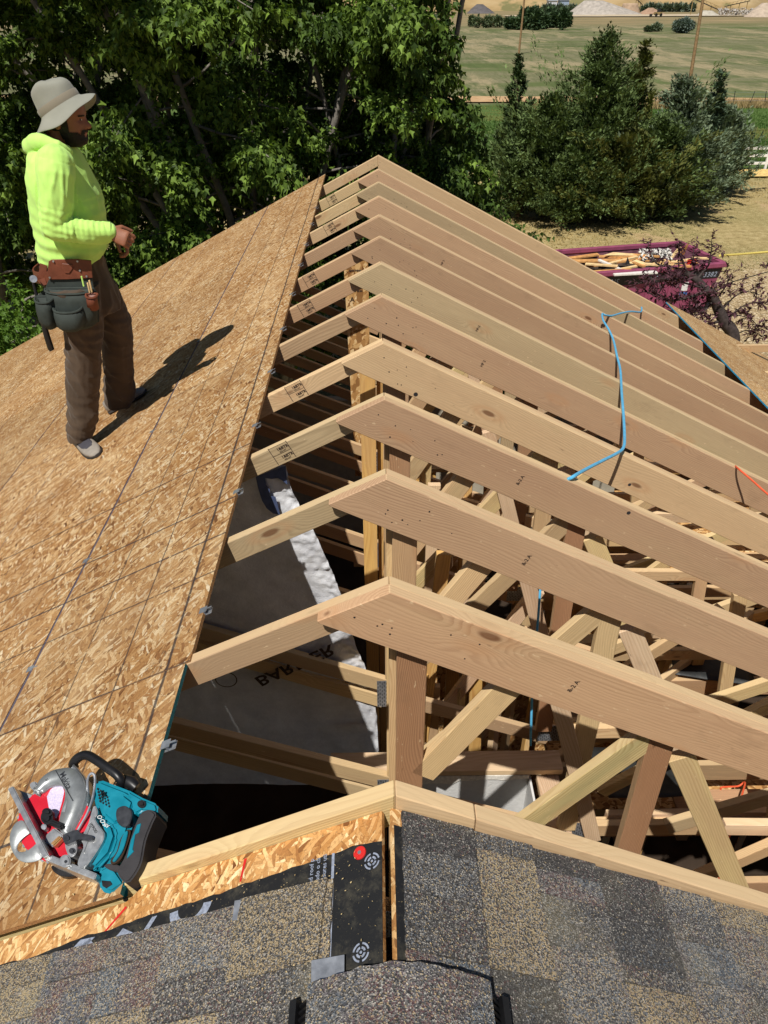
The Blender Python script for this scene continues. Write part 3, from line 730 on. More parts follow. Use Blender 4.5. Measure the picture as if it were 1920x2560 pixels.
# ------------------------------------------------------------------ ground, road, field
def ground_mat():
    t = NT('yard_and_field'); P = t.pos(); s = t.sep(P); X, Y = s[0], s[1]
    n1 = t.noise(P, .22, 4, .6); n2 = t.noise(P, 3.2, 4, .65); n3 = t.noise(P, 19, 4, .75); n4 = t.noise(t.map(P, (.011, .045, 1)), 1.0, 5, .62)
    n5 = t.noise(t.map(P, (.03, .16, 1), (7, 3, 0)), 1.0, 5, .65); blades = t.noise(t.map(P, (2.6, .22, 1)), 1.0, 6, .9)
    # dry lawn: straw, dust and a little green
    lawn = t.ramp(n2, [(.25, lin((138, 122, 82))), (.5, lin((172, 154, 108))), (.72, lin((196, 178, 132)))])
    lawn = t.mix(t.rng(n3, .45, .62, 0, .55), lawn, lin((112, 98, 62)))
    lawn = t.mix(t.math('MULTIPLY', t.rng(n1, .48, .62, 0, .6), t.rng(n3, .42, .6)), lawn, lin((98, 104, 58)))
    bare = t.rng(t.noise(P, .35, 3, .6, .4), .60, .68, 0, .8); lawn = t.mix(bare, lawn, lin((182, 156, 118)))
    # mown green paddock
    pad = t.ramp(n5, [(.3, lin((62, 88, 40))), (.52, lin((84, 106, 54))), (.72, lin((118, 122, 72)))])
    pad = t.mix(t.rng(blades, .5, .7, 0, .45), pad, lin((50, 70, 34)))
    # rank grass meadow, in long streaks of straw and green
    mead = t.ramp(n4, [(.28, lin((78, 96, 52))), (.42, lin((98, 108, 66))), (.50, lin((132, 126, 98))), (.57, lin((116, 116, 84))), (.66, lin((82, 98, 56))), (.78, lin((142, 134, 106)))])
    mead = t.mix(t.rng(t.noise(t.map(P, (.42, .035, 1)), 1.0, 6, .85), .47, .60, 0, .55), mead, lin((74, 88, 48))); mead = t.mix(t.rng(t.noise(t.map(P, (.09, .018, 1), (5, 9, 0)), 1.0, 6, .8), .49, .58, 0, .75), mead, lin((168, 152, 120))); mead = t.mix(t.rng(blades, .46, .64, 0, .6), mead, lin((88, 92, 60)))
    mead = t.mix(t.rng(n5, .55, .7, 0, .5), mead, lin((84, 100, 52)))
    far = t.mix(t.rng(n5, .4, .6), lin((156, 136, 102)), lin((118, 112, 80)))
    ye = t.math('ADD', Y, t.math('MULTIPLY', t.math('SUBTRACT', n1, .5), 1.6))
    ye = t.math('ADD', ye, t.math('MULTIPLY', t.math('SUBTRACT', n2, .5), .8))
    c = t.mix(t.rng(ye, 45.2, 45.8), lawn, pad)
    c = t.mix(t.rng(t.math('ADD', ye, t.math('MULTIPLY', X, .0)), 76, 79), c, mead)
    c = t.mix(t.rng(t.math('ADD', Y, t.math('MULTIPLY', n4, 90)), 330, 390), c, far)
    # gravel round the house
    g = t.vor(P, 17, 'Color'); gs = t.sep(g); gd = t.vor(P, 17, 'Distance')
    gr = t.ramp(gs[0], [(0, lin((142, 120, 88))), (.4, lin((184, 162, 124))), (.75, lin((206, 186, 148))), (1, lin((226, 210, 180)))])
    gr = t.mix(t.rng(gd, .35, .75, 0, .7), gr, lin((104, 86, 60)))
    gr = t.mix(t.rng(t.noise(P, 6, 3, .7), .45, .7, 0, .35), gr, lin((150, 128, 92)))
    ge = t.math('ADD', Y, t.math('MULTIPLY', t.math('SUBTRACT', n2, .5), 3.5)); ge = t.math('ADD', ge, t.math('MULTIPLY', X, -.42))
    c = t.mix(t.math('MULTIPLY', t.rng(ge, 22.6, 20.4), t.rng(X, 5, 8)), c, gr)
    t.bump(t.math('ADD', n3, t.math('MULTIPLY', gd, -.6)), .5, .03)
    return t.fin(c, .9, .1)
M['ground'] = ground_mat()
gx = np.concatenate([np.linspace(-1600, -80, 20), np.linspace(-60, 80, 57), np.linspace(110, 1600, 22)])
gy = np.concatenate([np.linspace(-300, -20, 6), np.linspace(-10, 130, 57), np.linspace(140, 1700, 50)])
GX, GY = np.meshgrid(gx, gy); GZ = np.zeros_like(GX)
for i in range(GX.shape[0]):
    for j in range(GX.shape[1]):
        if GY[i, j] > 20: GZ[i, j] = .10*noise.noise((GX[i, j]*.09, GY[i, j]*.09, 3.1))*min(1, (GY[i, j]-20)/15)
V = np.stack([GX.ravel(), GY.ravel(), GZ.ravel()], 1); nxg = len(gx)
Tq = [(i*nxg+j, i*nxg+j+1, (i+1)*nxg+j+1, (i+1)*nxg+j) for i in range(len(gy)-1) for j in range(nxg-1)]
tag(np_mesh('ground', V, Tq, M['ground'], smooth=True), kind='structure')
# dirt road beyond the paddock
def road_mat():
    t = NT('dirt_road'); P = t.pos(); n = t.noise(P, 1.4, 4, .7)
    c = t.ramp(n, [(.3, lin((168, 134, 96))), (.7, lin((204, 172, 132)))]); return t.fin(c, .92, .1)
M['dirt'] = road_mat()
def strip(name, pts, wd, z, mat, kind='structure'):
    V, T = [], []; r_ = random.Random(3)
    for i, (x, y) in enumerate(pts):
        w2 = wd*(.5+r_.uniform(-.05, .05)); V += [(x, y-w2, z), (x, y+w2, z)]
    T = [(2*i, 2*i+2, 2*i+3, 2*i+1) for i in range(len(pts)-1)]
    return tag(np_mesh(name, V, T, mat), kind=kind)
strip('dirt_road', [(x, 78.5-.09*(x-30)+.5*math.sin(x*.11), ) for x in np.arange(-60, 90, 3.)], 5.0, .13, M['dirt'])
strip('gravel_path', [(x, 44.0+.02*(x-20)) for x in np.arange(16, 60, 2.)], 2.0, .075, plain('golden_gravel', (226, 188, 120), .9, .1, var=.45, scale=9, bump=.6, bscale=22, bdist=.03))

# ------------------------------------------------------------------ grass that nobody could count
def leafmat(name, trans=.3, rough=.5, spec=.25):
    t = NT(name); a = t.n('ShaderNodeAttribute', attribute_name='tint').outputs['Color']
    t.put(t.b, 'Base Color', a); t.put(t.b, 'Roughness', rough); t.put(t.b, 'Specular IOR Level', spec)
    if trans:
        tr = t.n('ShaderNodeBsdfTranslucent'); t.put(tr, 0, t.mix(1.0, a, (1.25, 1.35, .6), 'MULTIPLY'))
        mx = t.n('ShaderNodeMixShader'); t.put(mx, 0, trans); t.t.links.new(t.b.outputs[0], mx.inputs[1]); t.t.links.new(tr.outputs[0], mx.inputs[2])
        t.t.links.new(mx.outputs[0], t.out.inputs[0])
    return t.m
M['grass'] = leafmat('grass_blades', .25, .7, .1)
M['leaf'] = leafmat('broad_leaf', .26, .55, .2)
M['needle'] = leafmat('scale_needles', .12, .6, .15)
def blades(name, P, hgt, wid, cols, lean=.35, per=2):
    n = len(P)*per; base = np.repeat(P, per, 0)+rng.normal(0, 1, (n, 3))*np.array([.6, .6, 0])*np.repeat(wid, per)[:, None]*2
    h = np.repeat(hgt, per)*rng.uniform(.6, 1.1, n); w_ = np.repeat(wid, per)
    az = rng.uniform(0, 6.283, n); side = np.stack([np.cos(az), np.sin(az)*.35, 0*az], 1)*w_[:, None]*.5
    tip = base+np.stack([rng.normal(0, lean, n)*h, rng.normal(0, lean, n)*h, h], 1)
    V = np.stack([base-side, base+side, tip], 1).reshape(-1, 3); T = np.arange(3*n).reshape(-1, 3)
    c = np.repeat(np.repeat(cols, per, 0)*rng.uniform(.7, 1.25, (n, 1)), 3, 0)
    return np_mesh(name, V, T, M['grass'], c)
def scatter(n, y0, y1, f=1.0, xm=None):
    """even spread in the view: thinner with distance"""
    u = rng.uniform(0, 1, n); y = 1/(1/y0+(1/y1-1/y0)*u)
    x = rng.uniform(-.10, .66, n)*y+rng.normal(0, .5, n)
    return np.stack([x, y, np.zeros(n)], 1)
def n2d(P, sx, sy, seed):
    return np.array([noise.noise((p[0]*sx, p[1]*sy, seed)) for p in P])
P = scatter(26000, 47, 76); P[:, 2] = .0; k = n2d(P, .06, .2, 1.)
c = np.where((k > .12)[:, None], np.array(lin((128, 128, 74))), np.array(lin((72, 98, 44))))
tag(blades('paddock_grass', P, np.full(len(P), .10)*(1+.5*rng.random(len(P))), np.full(len(P), .10), c), kind='stuff')
P = scatter(9000, 73, 76.5); P = P[P[:, 0] > 14]
tag(blades('roadside_grass', P, np.full(len(P), .6), np.full(len(P), .10), np.tile(np.array(lin((178, 156, 112))), (len(P), 1))*rng.uniform(.6, 1.1, (len(P), 1)), .3), kind='stuff')
P = scatter(30000, 19, 44.5); P = P[(P[:, 0] > 4)]; gate = (P[:, 1]-.42*P[:, 0]) > 21.0; P = P[gate]
k = n2d(P, .2, .2, 2.)
c = np.where((k > .28)[:, None], np.array(lin((112, 116, 66))), np.array(lin((178, 158, 110))))
tag(blades('lawn_grass', P, np.full(len(P), .06), np.full(len(P), .06), c, .7), kind='stuff')

# ------------------------------------------------------------------ white rail fence at the lawn edge
fb = at_z(1905/DP, 424/DP, 0)
fence = thing('rail_fence', 'white three-rail fence at the lawn edge beside the conifers', 'fence', (fb.x, fb.y, 0))
for k in range(-3, 5):
    px = fb.x+.15+k*2.4
    m = MB(); m.box((px, fb.y+.02*k, .64), (.127, .127, 1.28)); m.box((px, fb.y+.02*k, 1.30), (.155, .155, .035))
    m.build('post', M['print_white'], fence, bevel=.012)
for z in (.33, .72, 1.10):
    for k in range(-3, 4):
        x0 = fb.x+.15+k*2.4
        m = MB(); m.bar((x0+.06, fb.y+.02*k-.002, z), (x0+2.34, fb.y+.02*(k+1)-.002, z), .04, .14); m.build('rail', M['print_white'], fence, bevel=.008)
# wire fence along the road
wf = thing('wire_fence', 'thin wire fence of leaning steel stakes along the dirt road', 'fence', (30, 73, 0))
for k in range(26):
    x = 18+k*1.35; y = 74.6-.09*(x-30)-.2
    m = MB(); m.tube([(x, y, 0), (x+random.uniform(-.25, .25), y, 1.25)], .03, 5); m.build('stake', M['steel_dark'], wf)
for z in (.5, .85, 1.15):
    m = MB(); m.tube([(18+k*2.7, 74.4-.09*(18+k*2.7-30), z) for k in range(14)], .008, 4); m.build('wire', M['galv'], wf)
# stake in the paddock
sp_ = at_z(1842/DP*1.0, 352/DP*1.0, 0)
m = MB(); p = at_z(1892/DP, 360/DP, 0); m.tube([p, at_y(1909/DP, 326/DP, p.y)], .03, 5); tag(m.build('stake', M['steel_dark']), 'single dark steel stake leaning in the green paddock behind the white fence', 'stake')

# ------------------------------------------------------------------ utility poles
def pole_mat(): return plain('weathered_pole', (142, 116, 84), .85, .1, var=.35, scale=7)
M['pole'] = pole_mat()
def pole(base, top, r0, r1, label, arm=False):
    t = thing('utility_pole', label, 'utility pole', base, 'utility poles in the meadow')
    m = MB(); b = Vector(base); tp = Vector(top); n = 8
    m.tube([b.lerp(tp, i/n) for i in range(n+1)], [r0+(r1-r0)*i/n for i in range(n+1)], 10); m.build('pole', M['pole'], t, smooth=True)
    m = MB(); m.bar(tp+Vector((-1.2, 0, -.5)), tp+Vector((1.2, 0, -.5)), .1, .12); m.build('crossarm', M['pole'], t)
    for k in (-1.05, -.5, .5, 1.05):
        m = MB(); m.tube([tp+Vector((k, 0, -.44)), tp+Vector((k, 0, -.22))], .045, 6); m.build('insulator', M['galv'], t)
b1 = at_z(1722/DP, 218/DP, 0); e1 = at_y(1757/DP, 2/DP, b1.y)
d1 = (e1-b1).normalized(); pole(b1, b1+d1*11, .19, .13, 'tan wooden utility pole rising beside the dirt road')
b2 = at_z(1297/DP, 135/DP, 0); e2 = at_y(1310.5/DP, 2/DP, b2.y); d2 = (e2-b2).normalized()
pole(b2, b2+d2*11, .19, .13, 'thin brown utility pole in the meadow behind the tall junipers')
for k, (dx, dz) in enumerate([(-1.05, -.2), (1.05, -.2)]):
    P0 = b1+d1*11+Vector((dx, 0, dz)); P1 = b2+d2*11+Vector((dx, 0, dz)); m = MB()
    m.tube([P0.lerp(P1, i/10)+Vector((0, 0, -1.2*4*(i/10)*(1-i/10))) for i in range(11)], .014, 4)
    tag(m.build('power_line', M['black']), ('left', 'right')[k]+' hand thin black power line between the two utility poles', 'power line', 'power lines')

# ------------------------------------------------------------------ quarry on the horizon
def heap(name, u0, u1, ut0, ut1, vb, vt, col, label, depth=1.0, seed=1):
    """loose heap: base from u0 to u1 at row vb, crest ut0..ut1 at row vt (photo pixels)"""
    b = at_z((u0+u1)/2/DP, vb/DP, 0); L = at_y(u0/DP, vb/DP, b.y).x; Rr = at_y(u1/DP, vb/DP, b.y).x
    t0 = at_y(ut0/DP, vt/DP, b.y); t1 = at_y(ut1/DP, vt/DP, b.y); H = max(t0.z, 1)
    n, k = 40, 9; V = []; cx = (L+Rr)/2; r_ = (Rr-L)/2; tx = (t0.x+t1.x)/2; tr = max((t1.x-t0.x)/2, .5); yc = b.y+r_*depth
    for j in range(k+1):
        f = j/k; rr = r_+(tr-r_)*f; xx = cx+(tx-cx)*f
        for i in range(n):
            a = 2*math.pi*i/n; nz_ = noise.noise((math.cos(a)*2.2, math.sin(a)*2.2+f*2, seed*3.3))
            q = 1+.10*nz_*(1 if 0 < j else .5)
            V.append((xx+math.cos(a)*rr*q, yc+math.sin(a)*rr*depth*q, H*f*(1+.06*nz_ if j == k else 1)))
    V.append((tx, yc, H*1.02))
    Fc = [(j*n+i, j*n+(i+1) % n, (j+1)*n+(i+1) % n, (j+1)*n+i) for j in range(k) for i in range(n)]+[(k*n+i, k*n+(i+1) % n, len(V)-1) for i in range(n)]
    m = MB(); m.add(V, Fc); o = m.build(name, plain(name+str(seed), col, .95, .05, var=.22, scale=.5, bump=.4, bscale=1.2, bdist=.5), smooth='all')
    return tag(o, label, 'stockpile', 'quarry stockpiles')
heap('stockpile', 1168, 1243, 1196, 1212, 34, 11, (98, 94, 94), 'dark grey conical stockpile behind the thicket beside the maple', 1, 1)
heap('stockpile', 1434, 1625, 1478, 1528, 38, 2, (168, 160, 150), 'largest pale grey stockpile with a flat crest', .8, 2)
heap('stockpile', 1556, 1606, 1564, 1600, 35, 9, (176, 152, 128), 'steep tan stockpile with a square top beside the big grey one', .9, 3)
heap('stockpile', 1604, 1672, 1630, 1642, 36, 20, (160, 132, 110), 'low pinkish brown stockpile between tan and grey heaps', .9, 4)
heap('stockpile', 1750, 1812, 1766, 1792, 41, 27, (176, 170, 156), 'low grey green stockpile right of the tall utility pole', .9, 5)
heap('stockpile', 1878, 1990, 1925, 1945, 43, 8, (176, 160, 142), 'pale pinkish stockpile cut off by the picture edge', .8, 6)
# excavated bluff behind
def bluff_mat():
    t = NT('quarry_bluff'); P = t.pos(); n = t.noise(t.map(P, (.02, .02, .12)), 1.0, 5, .65); s = t.sep(P)
    c = t.ramp(n, [(.3, lin((136, 116, 82))), (.5, lin((168, 144, 104))), (.72, lin((184, 164, 128)))])
    veg = t.math('MULTIPLY', t.rng(t.noise(t.map(P, (.03, .03, .06), (3, 1, 0)), 1.0, 4, .6), .56, .62), .8)
    return t.fin(t.mix(veg, c, lin((104, 108, 72))), .95, .05)
M['bluff'] = bluff_mat()
V = []; nb, kb = 160, 8
for j in range(kb+1):
    f = j/kb
    for i in range(nb+1):
        x = -500+1700*i/nb; nz_ = noise.noise((x*.006, 2, 1))+.5*noise.noise((x*.02, 5, 1))
        V.append((x, 690+60*nz_+220*f*f+14*f*noise.noise((x*.03, f*3, 2)), (26+13*nz_)*min(1, f*1.8)+f*10))
tag(np_mesh('hills', V, [(j*(nb+1)+i, j*(nb+1)+i+1, (j+1)*(nb+1)+i+1, (j+1)*(nb+1)+i) for j in range(kb) for i in range(nb)], M['bluff'], smooth=True), kind='structure')
m = MB(); V = []
for f, h_ in ((0, 28), (1, 60)):
    for i in range(41):
        x = -900+2400*i/40; V.append((x, 1050+200*f, -5 if f == 0 else h_+14*noise.noise((x*.004, 1, 7))))
m.add(V, [(i, i+1, 42+i, 41+i) for i in range(40)]); tag(m.build('hills', plain('far_slope', (150, 146, 112), .95, .05, var=.2, scale=.02)), kind='structure')
# pale quarry floor
strip('quarry_floor', [(x, 470) for x in np.arange(70, 330, 6.)], 46, .35, plain('quarry_dust', (190, 174, 148), .95, .05, var=.12, scale=.3))
# conveyors and plant
M['plant'] = plain('yellow_plant_paint', (150, 128, 84), .6, .3, .1, .3, 1)
def conveyor(ua, va, ub, vb, dist, label):
    A = at_y(ua/DP, va/DP, dist); B = at_y(ub/DP, vb/DP, dist); t = thing('conveyor', label, 'conveyor', (A.x, dist, 0), 'quarry conveyors')
    m = MB(); m.bar(A, B, 1.2, .35); m.build('belt', M['steel_dark'], t)
    m = MB()
    for k in range(12):
        p = A.lerp(B, k/12); q = A.lerp(B, (k+1)/12); m.bar(p+Vector((0, -.6, .2)), q+Vector((0, -.6, 1.3 if k % 2 else .2)), .14, .14); 
    m.bar(A+Vector((0, -.6, 1.3)), B+Vector((0, -.6, 1.3)), .16, .16); m.build('truss_frame', M['plant'], t)
    for f in (.25, .6, .92):
        p = A.lerp(B, f); m = MB(); m.bar((p.x, p.y, 0), p, .3, .3, (1, 0, 0)); m.build('leg', M['plant'], t)
conveyor(1795, 24, 1728, -6, 480, 'tan lattice conveyor rising behind the tall utility pole')
conveyor(1606, 12, 1590, -4, 560, 'dark conveyor above the tan stockpile')
conveyor(1812, 16, 1875, 2, 520, 'long tan conveyor above the rubble heap')
# rubble
P = []; V = []; T = []
for k in range(420):
    u = random.uniform(1795, 1895); v = random.uniform(22, 41); hgt = max(0, (41-v))/1.0
    p = at_y(u/DP, v/DP, 455+random.uniform(0, 25)); s = random.uniform(.4, 1.1); b = len(V)
    if p.z < 0: continue
    q = [Vector((random.uniform(-s, s), random.uniform(-s, s), random.uniform(-s, s)))+p for _ in range(4)]
    V += q; T += [(b, b+1, b+2), (b, b+2, b+3), (b, b+3, b+1), (b+1, b+3, b+2)]
tag(np_mesh('rubble_heap', V, T, plain('white_rubble', (180, 174, 166), .9, .1, var=.35, scale=.4)), kind='stuff')
def shed(u0, u1, v0, v1, dist, col, label):
    A = at_y(u0/DP, v1/DP, dist); B = at_y(u1/DP, v0/DP, dist); t = thing('shed', label, 'shed', ((A.x+B.x)/2, dist, 0), 'sheds at the quarry')
    hh = max(B.z, 3)
    m = MB(); m.box(((A.x+B.x)/2, dist+4, hh/2-.5), (B.x-A.x, 8, hh)); m.build('wall', plain('shed_wall', col, .7, .2, var=.1), t)
    m = MB(); m.prism([(A.x-.4, dist-.6, hh-.5), (A.x-.4, dist+8.6, hh-.5), (A.x-.4, dist+4, hh+1.2)], (B.x-A.x+.8, 0, 0)); m.build('roof', plain('shed_roof', (188, 196, 206), .5, .4, .3), t)
shed(1372, 1394, -1, 6, 640, (206, 208, 214), 'white quarry shed with a pale metal roof above the thicket')
shed(1400, 1424, -2, 6, 650, (150, 166, 186), 'blue grey quarry shed beside the white one')
# excavator, a few pixels
ex = thing('loader', 'small dark loader parked on the pale quarry floor', 'loader', at_z(1645/DP, 36/DP, 0)); p = at_y(1645/DP, 36/DP, 440); p.z = .4
m = MB(); m.box(p+Vector((0, 0, 1.1)), (3.4, 2.2, 1.2)); m.build('body', M['plant'], ex)
m = MB(); m.box(p+Vector((.2, 0, 2.3)), (1.4, 1.6, 1.4)); m.build('cab', M['steel_dark'], ex)
m = MB(); m.bar(p+Vector((-1.4, 0, 1.4)), p+Vector((-3.2, 0, .5)), .5, .4); m.build('boom', M['plant'], ex)
m = MB(); m.box(p+Vector((-3.5, 0, .5)), (.7, 2.2, .9)); m.build('bucket', M['steel_dark'], ex)
for sx in (-1.1, 1.2):
    m = MB(); m.tube([p+Vector((sx, -1.2, .6)), p+Vector((sx, -.7, .6))], .65, 12); m.build('wheel', M['black'], ex)
# ------------------------------------------------------------------ trees
def norm(a): return a/(np.linalg.norm(a, axis=-1, keepdims=True)+1e-9)
MAPLE = np.array([(0, 0), (-.34, .10), (-.50, .52), (-.20, .46), (-.22, .74), (0, 1.05), (.22, .74), (.20, .46), (.50, .52), (.34, .10)])
MAPLE_T = [(0, 1, 3), (1, 2, 3), (0, 3, 7), (3, 4, 5), (3, 5, 7), (5, 6, 7), (0, 7, 9), (7, 8, 9)]
SIMPLE = np.array([(0, 0), (-.42, .42), (-.16, .55), (0, 1.05), (.16, .55), (.42, .42)]); SIMPLE_T = [(0, 1, 2), (0, 2, 3), (0, 3, 4), (0, 4, 5)]
LANCE = np.array([(0, 0), (-.20, .40), (0, 1.0), (.20, .40)]); LANCE_T = [(0, 1, 2), (0, 2, 3)]
def foliage(name, P, D, size, cols, mat, parent, shape=SIMPLE, tris=SIMPLE_T, fold=.25, up=(0, 0, 1), upw=1.0, curl=.25):
    """leaves at P whose tips point along D, faces turned towards up as far as they can"""
    n = len(P); D = norm(D); upv = np.tile(np.asarray(up, float), (n, 1))*upw+rng.normal(0, .45, (n, 3))
    S = norm(np.cross(D, upv)); N = np.cross(S, D)
    k = len(shape); V = np.zeros((n, k, 3))
    for i, (x, y) in enumerate(shape):
        V[:, i] = P+S*(x*size)[:, None]+D*(y*size)[:, None]+N*((abs(x)*fold-curl*y*y)*size)[:, None]
    T = (np.arange(n)[:, None, None]*k+np.array(tris)[None]).reshape(-1, 3)
    C = np.repeat(cols, k, 0)
    return np_mesh(name, V.reshape(-1, 3), T, mat, C, parent=parent)
M['bark_pale'] = plain('pale_grey_bark', (124, 118, 110), .85, .1, var=.3, scale=9, bump=.5, bscale=40, bdist=.01)
M['bark_dark'] = plain('dark_bark', (70, 62, 60), .85, .1, var=.35, scale=14, bump=.6, bscale=60, bdist=.01)
M['bark_brown'] = plain('brown_bark', (96, 76, 58), .9, .1, var=.3, scale=10, bump=.5, bscale=40, bdist=.01)
def curve(p0, d0, L, n, r_, wob=.16, pull=(0, 0, 0)):
    pts = [Vector(p0)]; d = Vector(d0).normalized(); pull = Vector(pull)
    for i in range(n):
        d = (d+Vector((r_.gauss(0, wob), r_.gauss(0, wob), r_.gauss(0, wob)))+pull).normalized(); pts.append(pts[-1]+d*(L/n))
    return pts
def maple(base, label, stems, seed, height, crown_lo, leaf=.118, per=24, tint=((66, 94, 34), (104, 136, 52)), bmat='bark_pale', twigs=11, spread=.42, boughs=20, name='maple_tree', limit=None, reach=(1.5, 3.4)):
    r_ = random.Random(seed); t = thing(name, label, 'tree', base, None)
    tr = MB(); bp, bd = [], []; b = Vector(base)
    wood = MB()
    for i in range(stems):
        az = 2*math.pi*(i+r_.uniform(-.25, .25))/stems; tilt = spread*r_.uniform(.25, 1.0)
        d = Vector((math.cos(az)*tilt, math.sin(az)*tilt, 1)); Hs = height*r_.uniform(.78, 1.05)
        st = curve(b+Vector((math.cos(az), math.sin(az), 0))*.22, d, Hs, 14, r_, .05)
        tr.tube(st, [.0058*height*(1-.86*j/14)+.006 for j in range(15)], 7)
        for m_ in range(10):
            o = st[13].lerp(st[14], r_.random()); bp.append([tuple(x) for x in curve(o, Vector((r_.gauss(0, 1), r_.gauss(0, 1), r_.gauss(.3, .6))), r_.uniform(.3, .7), 4, r_, .16, (0, 0, -.2))])
        for k in range(boughs):
            f = crown_lo+(1-crown_lo)*(k+r_.random())/boughs; j = min(13, int(f*14)); q = st[j].lerp(st[j+1], f*14-j)
            a2 = r_.uniform(0, 6.283) if r_.random() < .35 else az+r_.gauss(0, 1.0)
            L = r_.uniform(*reach)*(1.12-.75*max(0, f-.35))
            bd0 = Vector((math.cos(a2), math.sin(a2), r_.uniform(.05, .7)))
            bo = curve(q, bd0, L, 7, r_, .13, (0, 0, -.05))
            if limit is not None and not limit(np.array([tuple(bo[-1])]))[0]: continue
            wood.tube(bo, [.024*(1-.8*i2/7)+.003 for i2 in range(8)], 4, False)
            for m_ in range(twigs):
                g = .45+.55*(m_+r_.random())/twigs; j2 = min(6, int(g*7)); o = bo[j2].lerp(bo[j2+1], g*7-j2)
                dirb = (bo[j2+1]-bo[j2]).normalized(); sd_ = Vector((r_.gauss(0, 1), r_.gauss(0, 1), r_.gauss(0, .5)))
                tw = curve(o, dirb*.6+sd_*.55, r_.uniform(.35, .75), 4, r_, .16, (0, 0, -.20))
                bp.append([tuple(x) for x in tw])
    tr.build('trunk', M[bmat], t, smooth='all'); tag(wood.build('branches', M[bmat], t, smooth='all'), kind='stuff')
    tw = np.array(bp); n = len(tw); f = rng.uniform(.1, 1.0, (n, per)); j = np.minimum((f*4).astype(int), 3); fr = f*4-j
    idx = np.arange(n)[:, None]; A = tw[idx, j]; B = tw[idx, j+1]; Pp = A+(B-A)*fr[..., None]; Dd = norm(B-A)
    Pp = (Pp+rng.normal(0, .055, Pp.shape)).reshape(-1, 3); Dd = Dd.reshape(-1, 3)
    D = norm(Dd*.55+rng.normal(0, .55, Pp.shape)+np.array([0, 0, -.55]))
    if limit is not None:
        k = limit(Pp); Pp, D = Pp[k], D[k]
    sz = leaf*rng.uniform(.6, 1.25, len(Pp))
    a = np.array(lin(tint[0])); c = np.array(lin(tint[1])); mixf = np.repeat(rng.beta(1.3, 1.6, n), per)[:, None] if limit is None else rng.beta(1.3, 1.6, (len(Pp), 1))
    cols = (a+(c-a)*mixf)*rng.uniform(.75, 1.25, (len(Pp), 1))
    foliage('crown', Pp, D, sz, cols, M['leaf'], t)
    return t
def trim(P):
    xm = np.interp(P[:, 2], [4.2, 5.2, 7.0, 9.0], [3.0, 2.6, 1.5, 1.35])+.10*np.sin(P[:, 2]*5)
    return P[:, 0] < xm
MT = ((38, 60, 22), (132, 160, 68))
maple((-2.35, 14.9, 0), 'big multi-stemmed maple behind the far gable, pale trunks showing', 10, 11, 15.0, .26, per=50, twigs=16, boughs=22, tint=MT, reach=(1.2, 2.9), spread=.36, limit=trim)
maple((-8.2, 15.4, 0), 'dense maple behind the worker, reaching out of frame at the left', 9, 23, 15.0, .24, per=46, twigs=15, boughs=22, tint=MT, reach=(1.2, 3.0), spread=.38)
maple((.35, 15.8, 0), 'darker maple between the gable peak and the junipers, drooping low', 7, 37, 13.5, .13, per=46, twigs=14, boughs=22, spread=.14, reach=(1.0, 1.9), tint=((34, 54, 20), (98, 124, 54)), limit=trim)
maple((-6.6, 11.6, 0), 'low bright leafy tree below the rake of the bare deck', 6, 51, 5.1, .35, per=30, twigs=10, boughs=14, leaf=.09, tint=((70, 100, 34), (118, 150, 62)), reach=(.8, 1.7), name='young_tree')

maple((1.25, 16.2, 0), 'leafy green sapling crowding between the dark maple and the junipers', 6, 71, 5.3, .10, per=34, twigs=11, boughs=15, leaf=.12, tint=((36, 58, 22), (98, 124, 54)), bmat='bark_brown', reach=(.7, 1.5), name='young_tree', spread=.22)
maple((-4.6, 20.5, 0), 'shaded maple standing behind the big multi-stemmed one', 9, 61, 14.5, .08, per=34, twigs=12, boughs=22, tint=((34, 54, 20), (92, 120, 52)), reach=(1.4, 3.2), spread=.34, leaf=.17, limit=trim)
maple((-11.5, 20.0, 0), 'shaded maple filling the back of the grove at the far left', 9, 67, 14.5, .08, per=32, twigs=12, boughs=22, tint=((34, 54, 20), (92, 120, 52)), reach=(1.4, 3.2), spread=.36, leaf=.17)

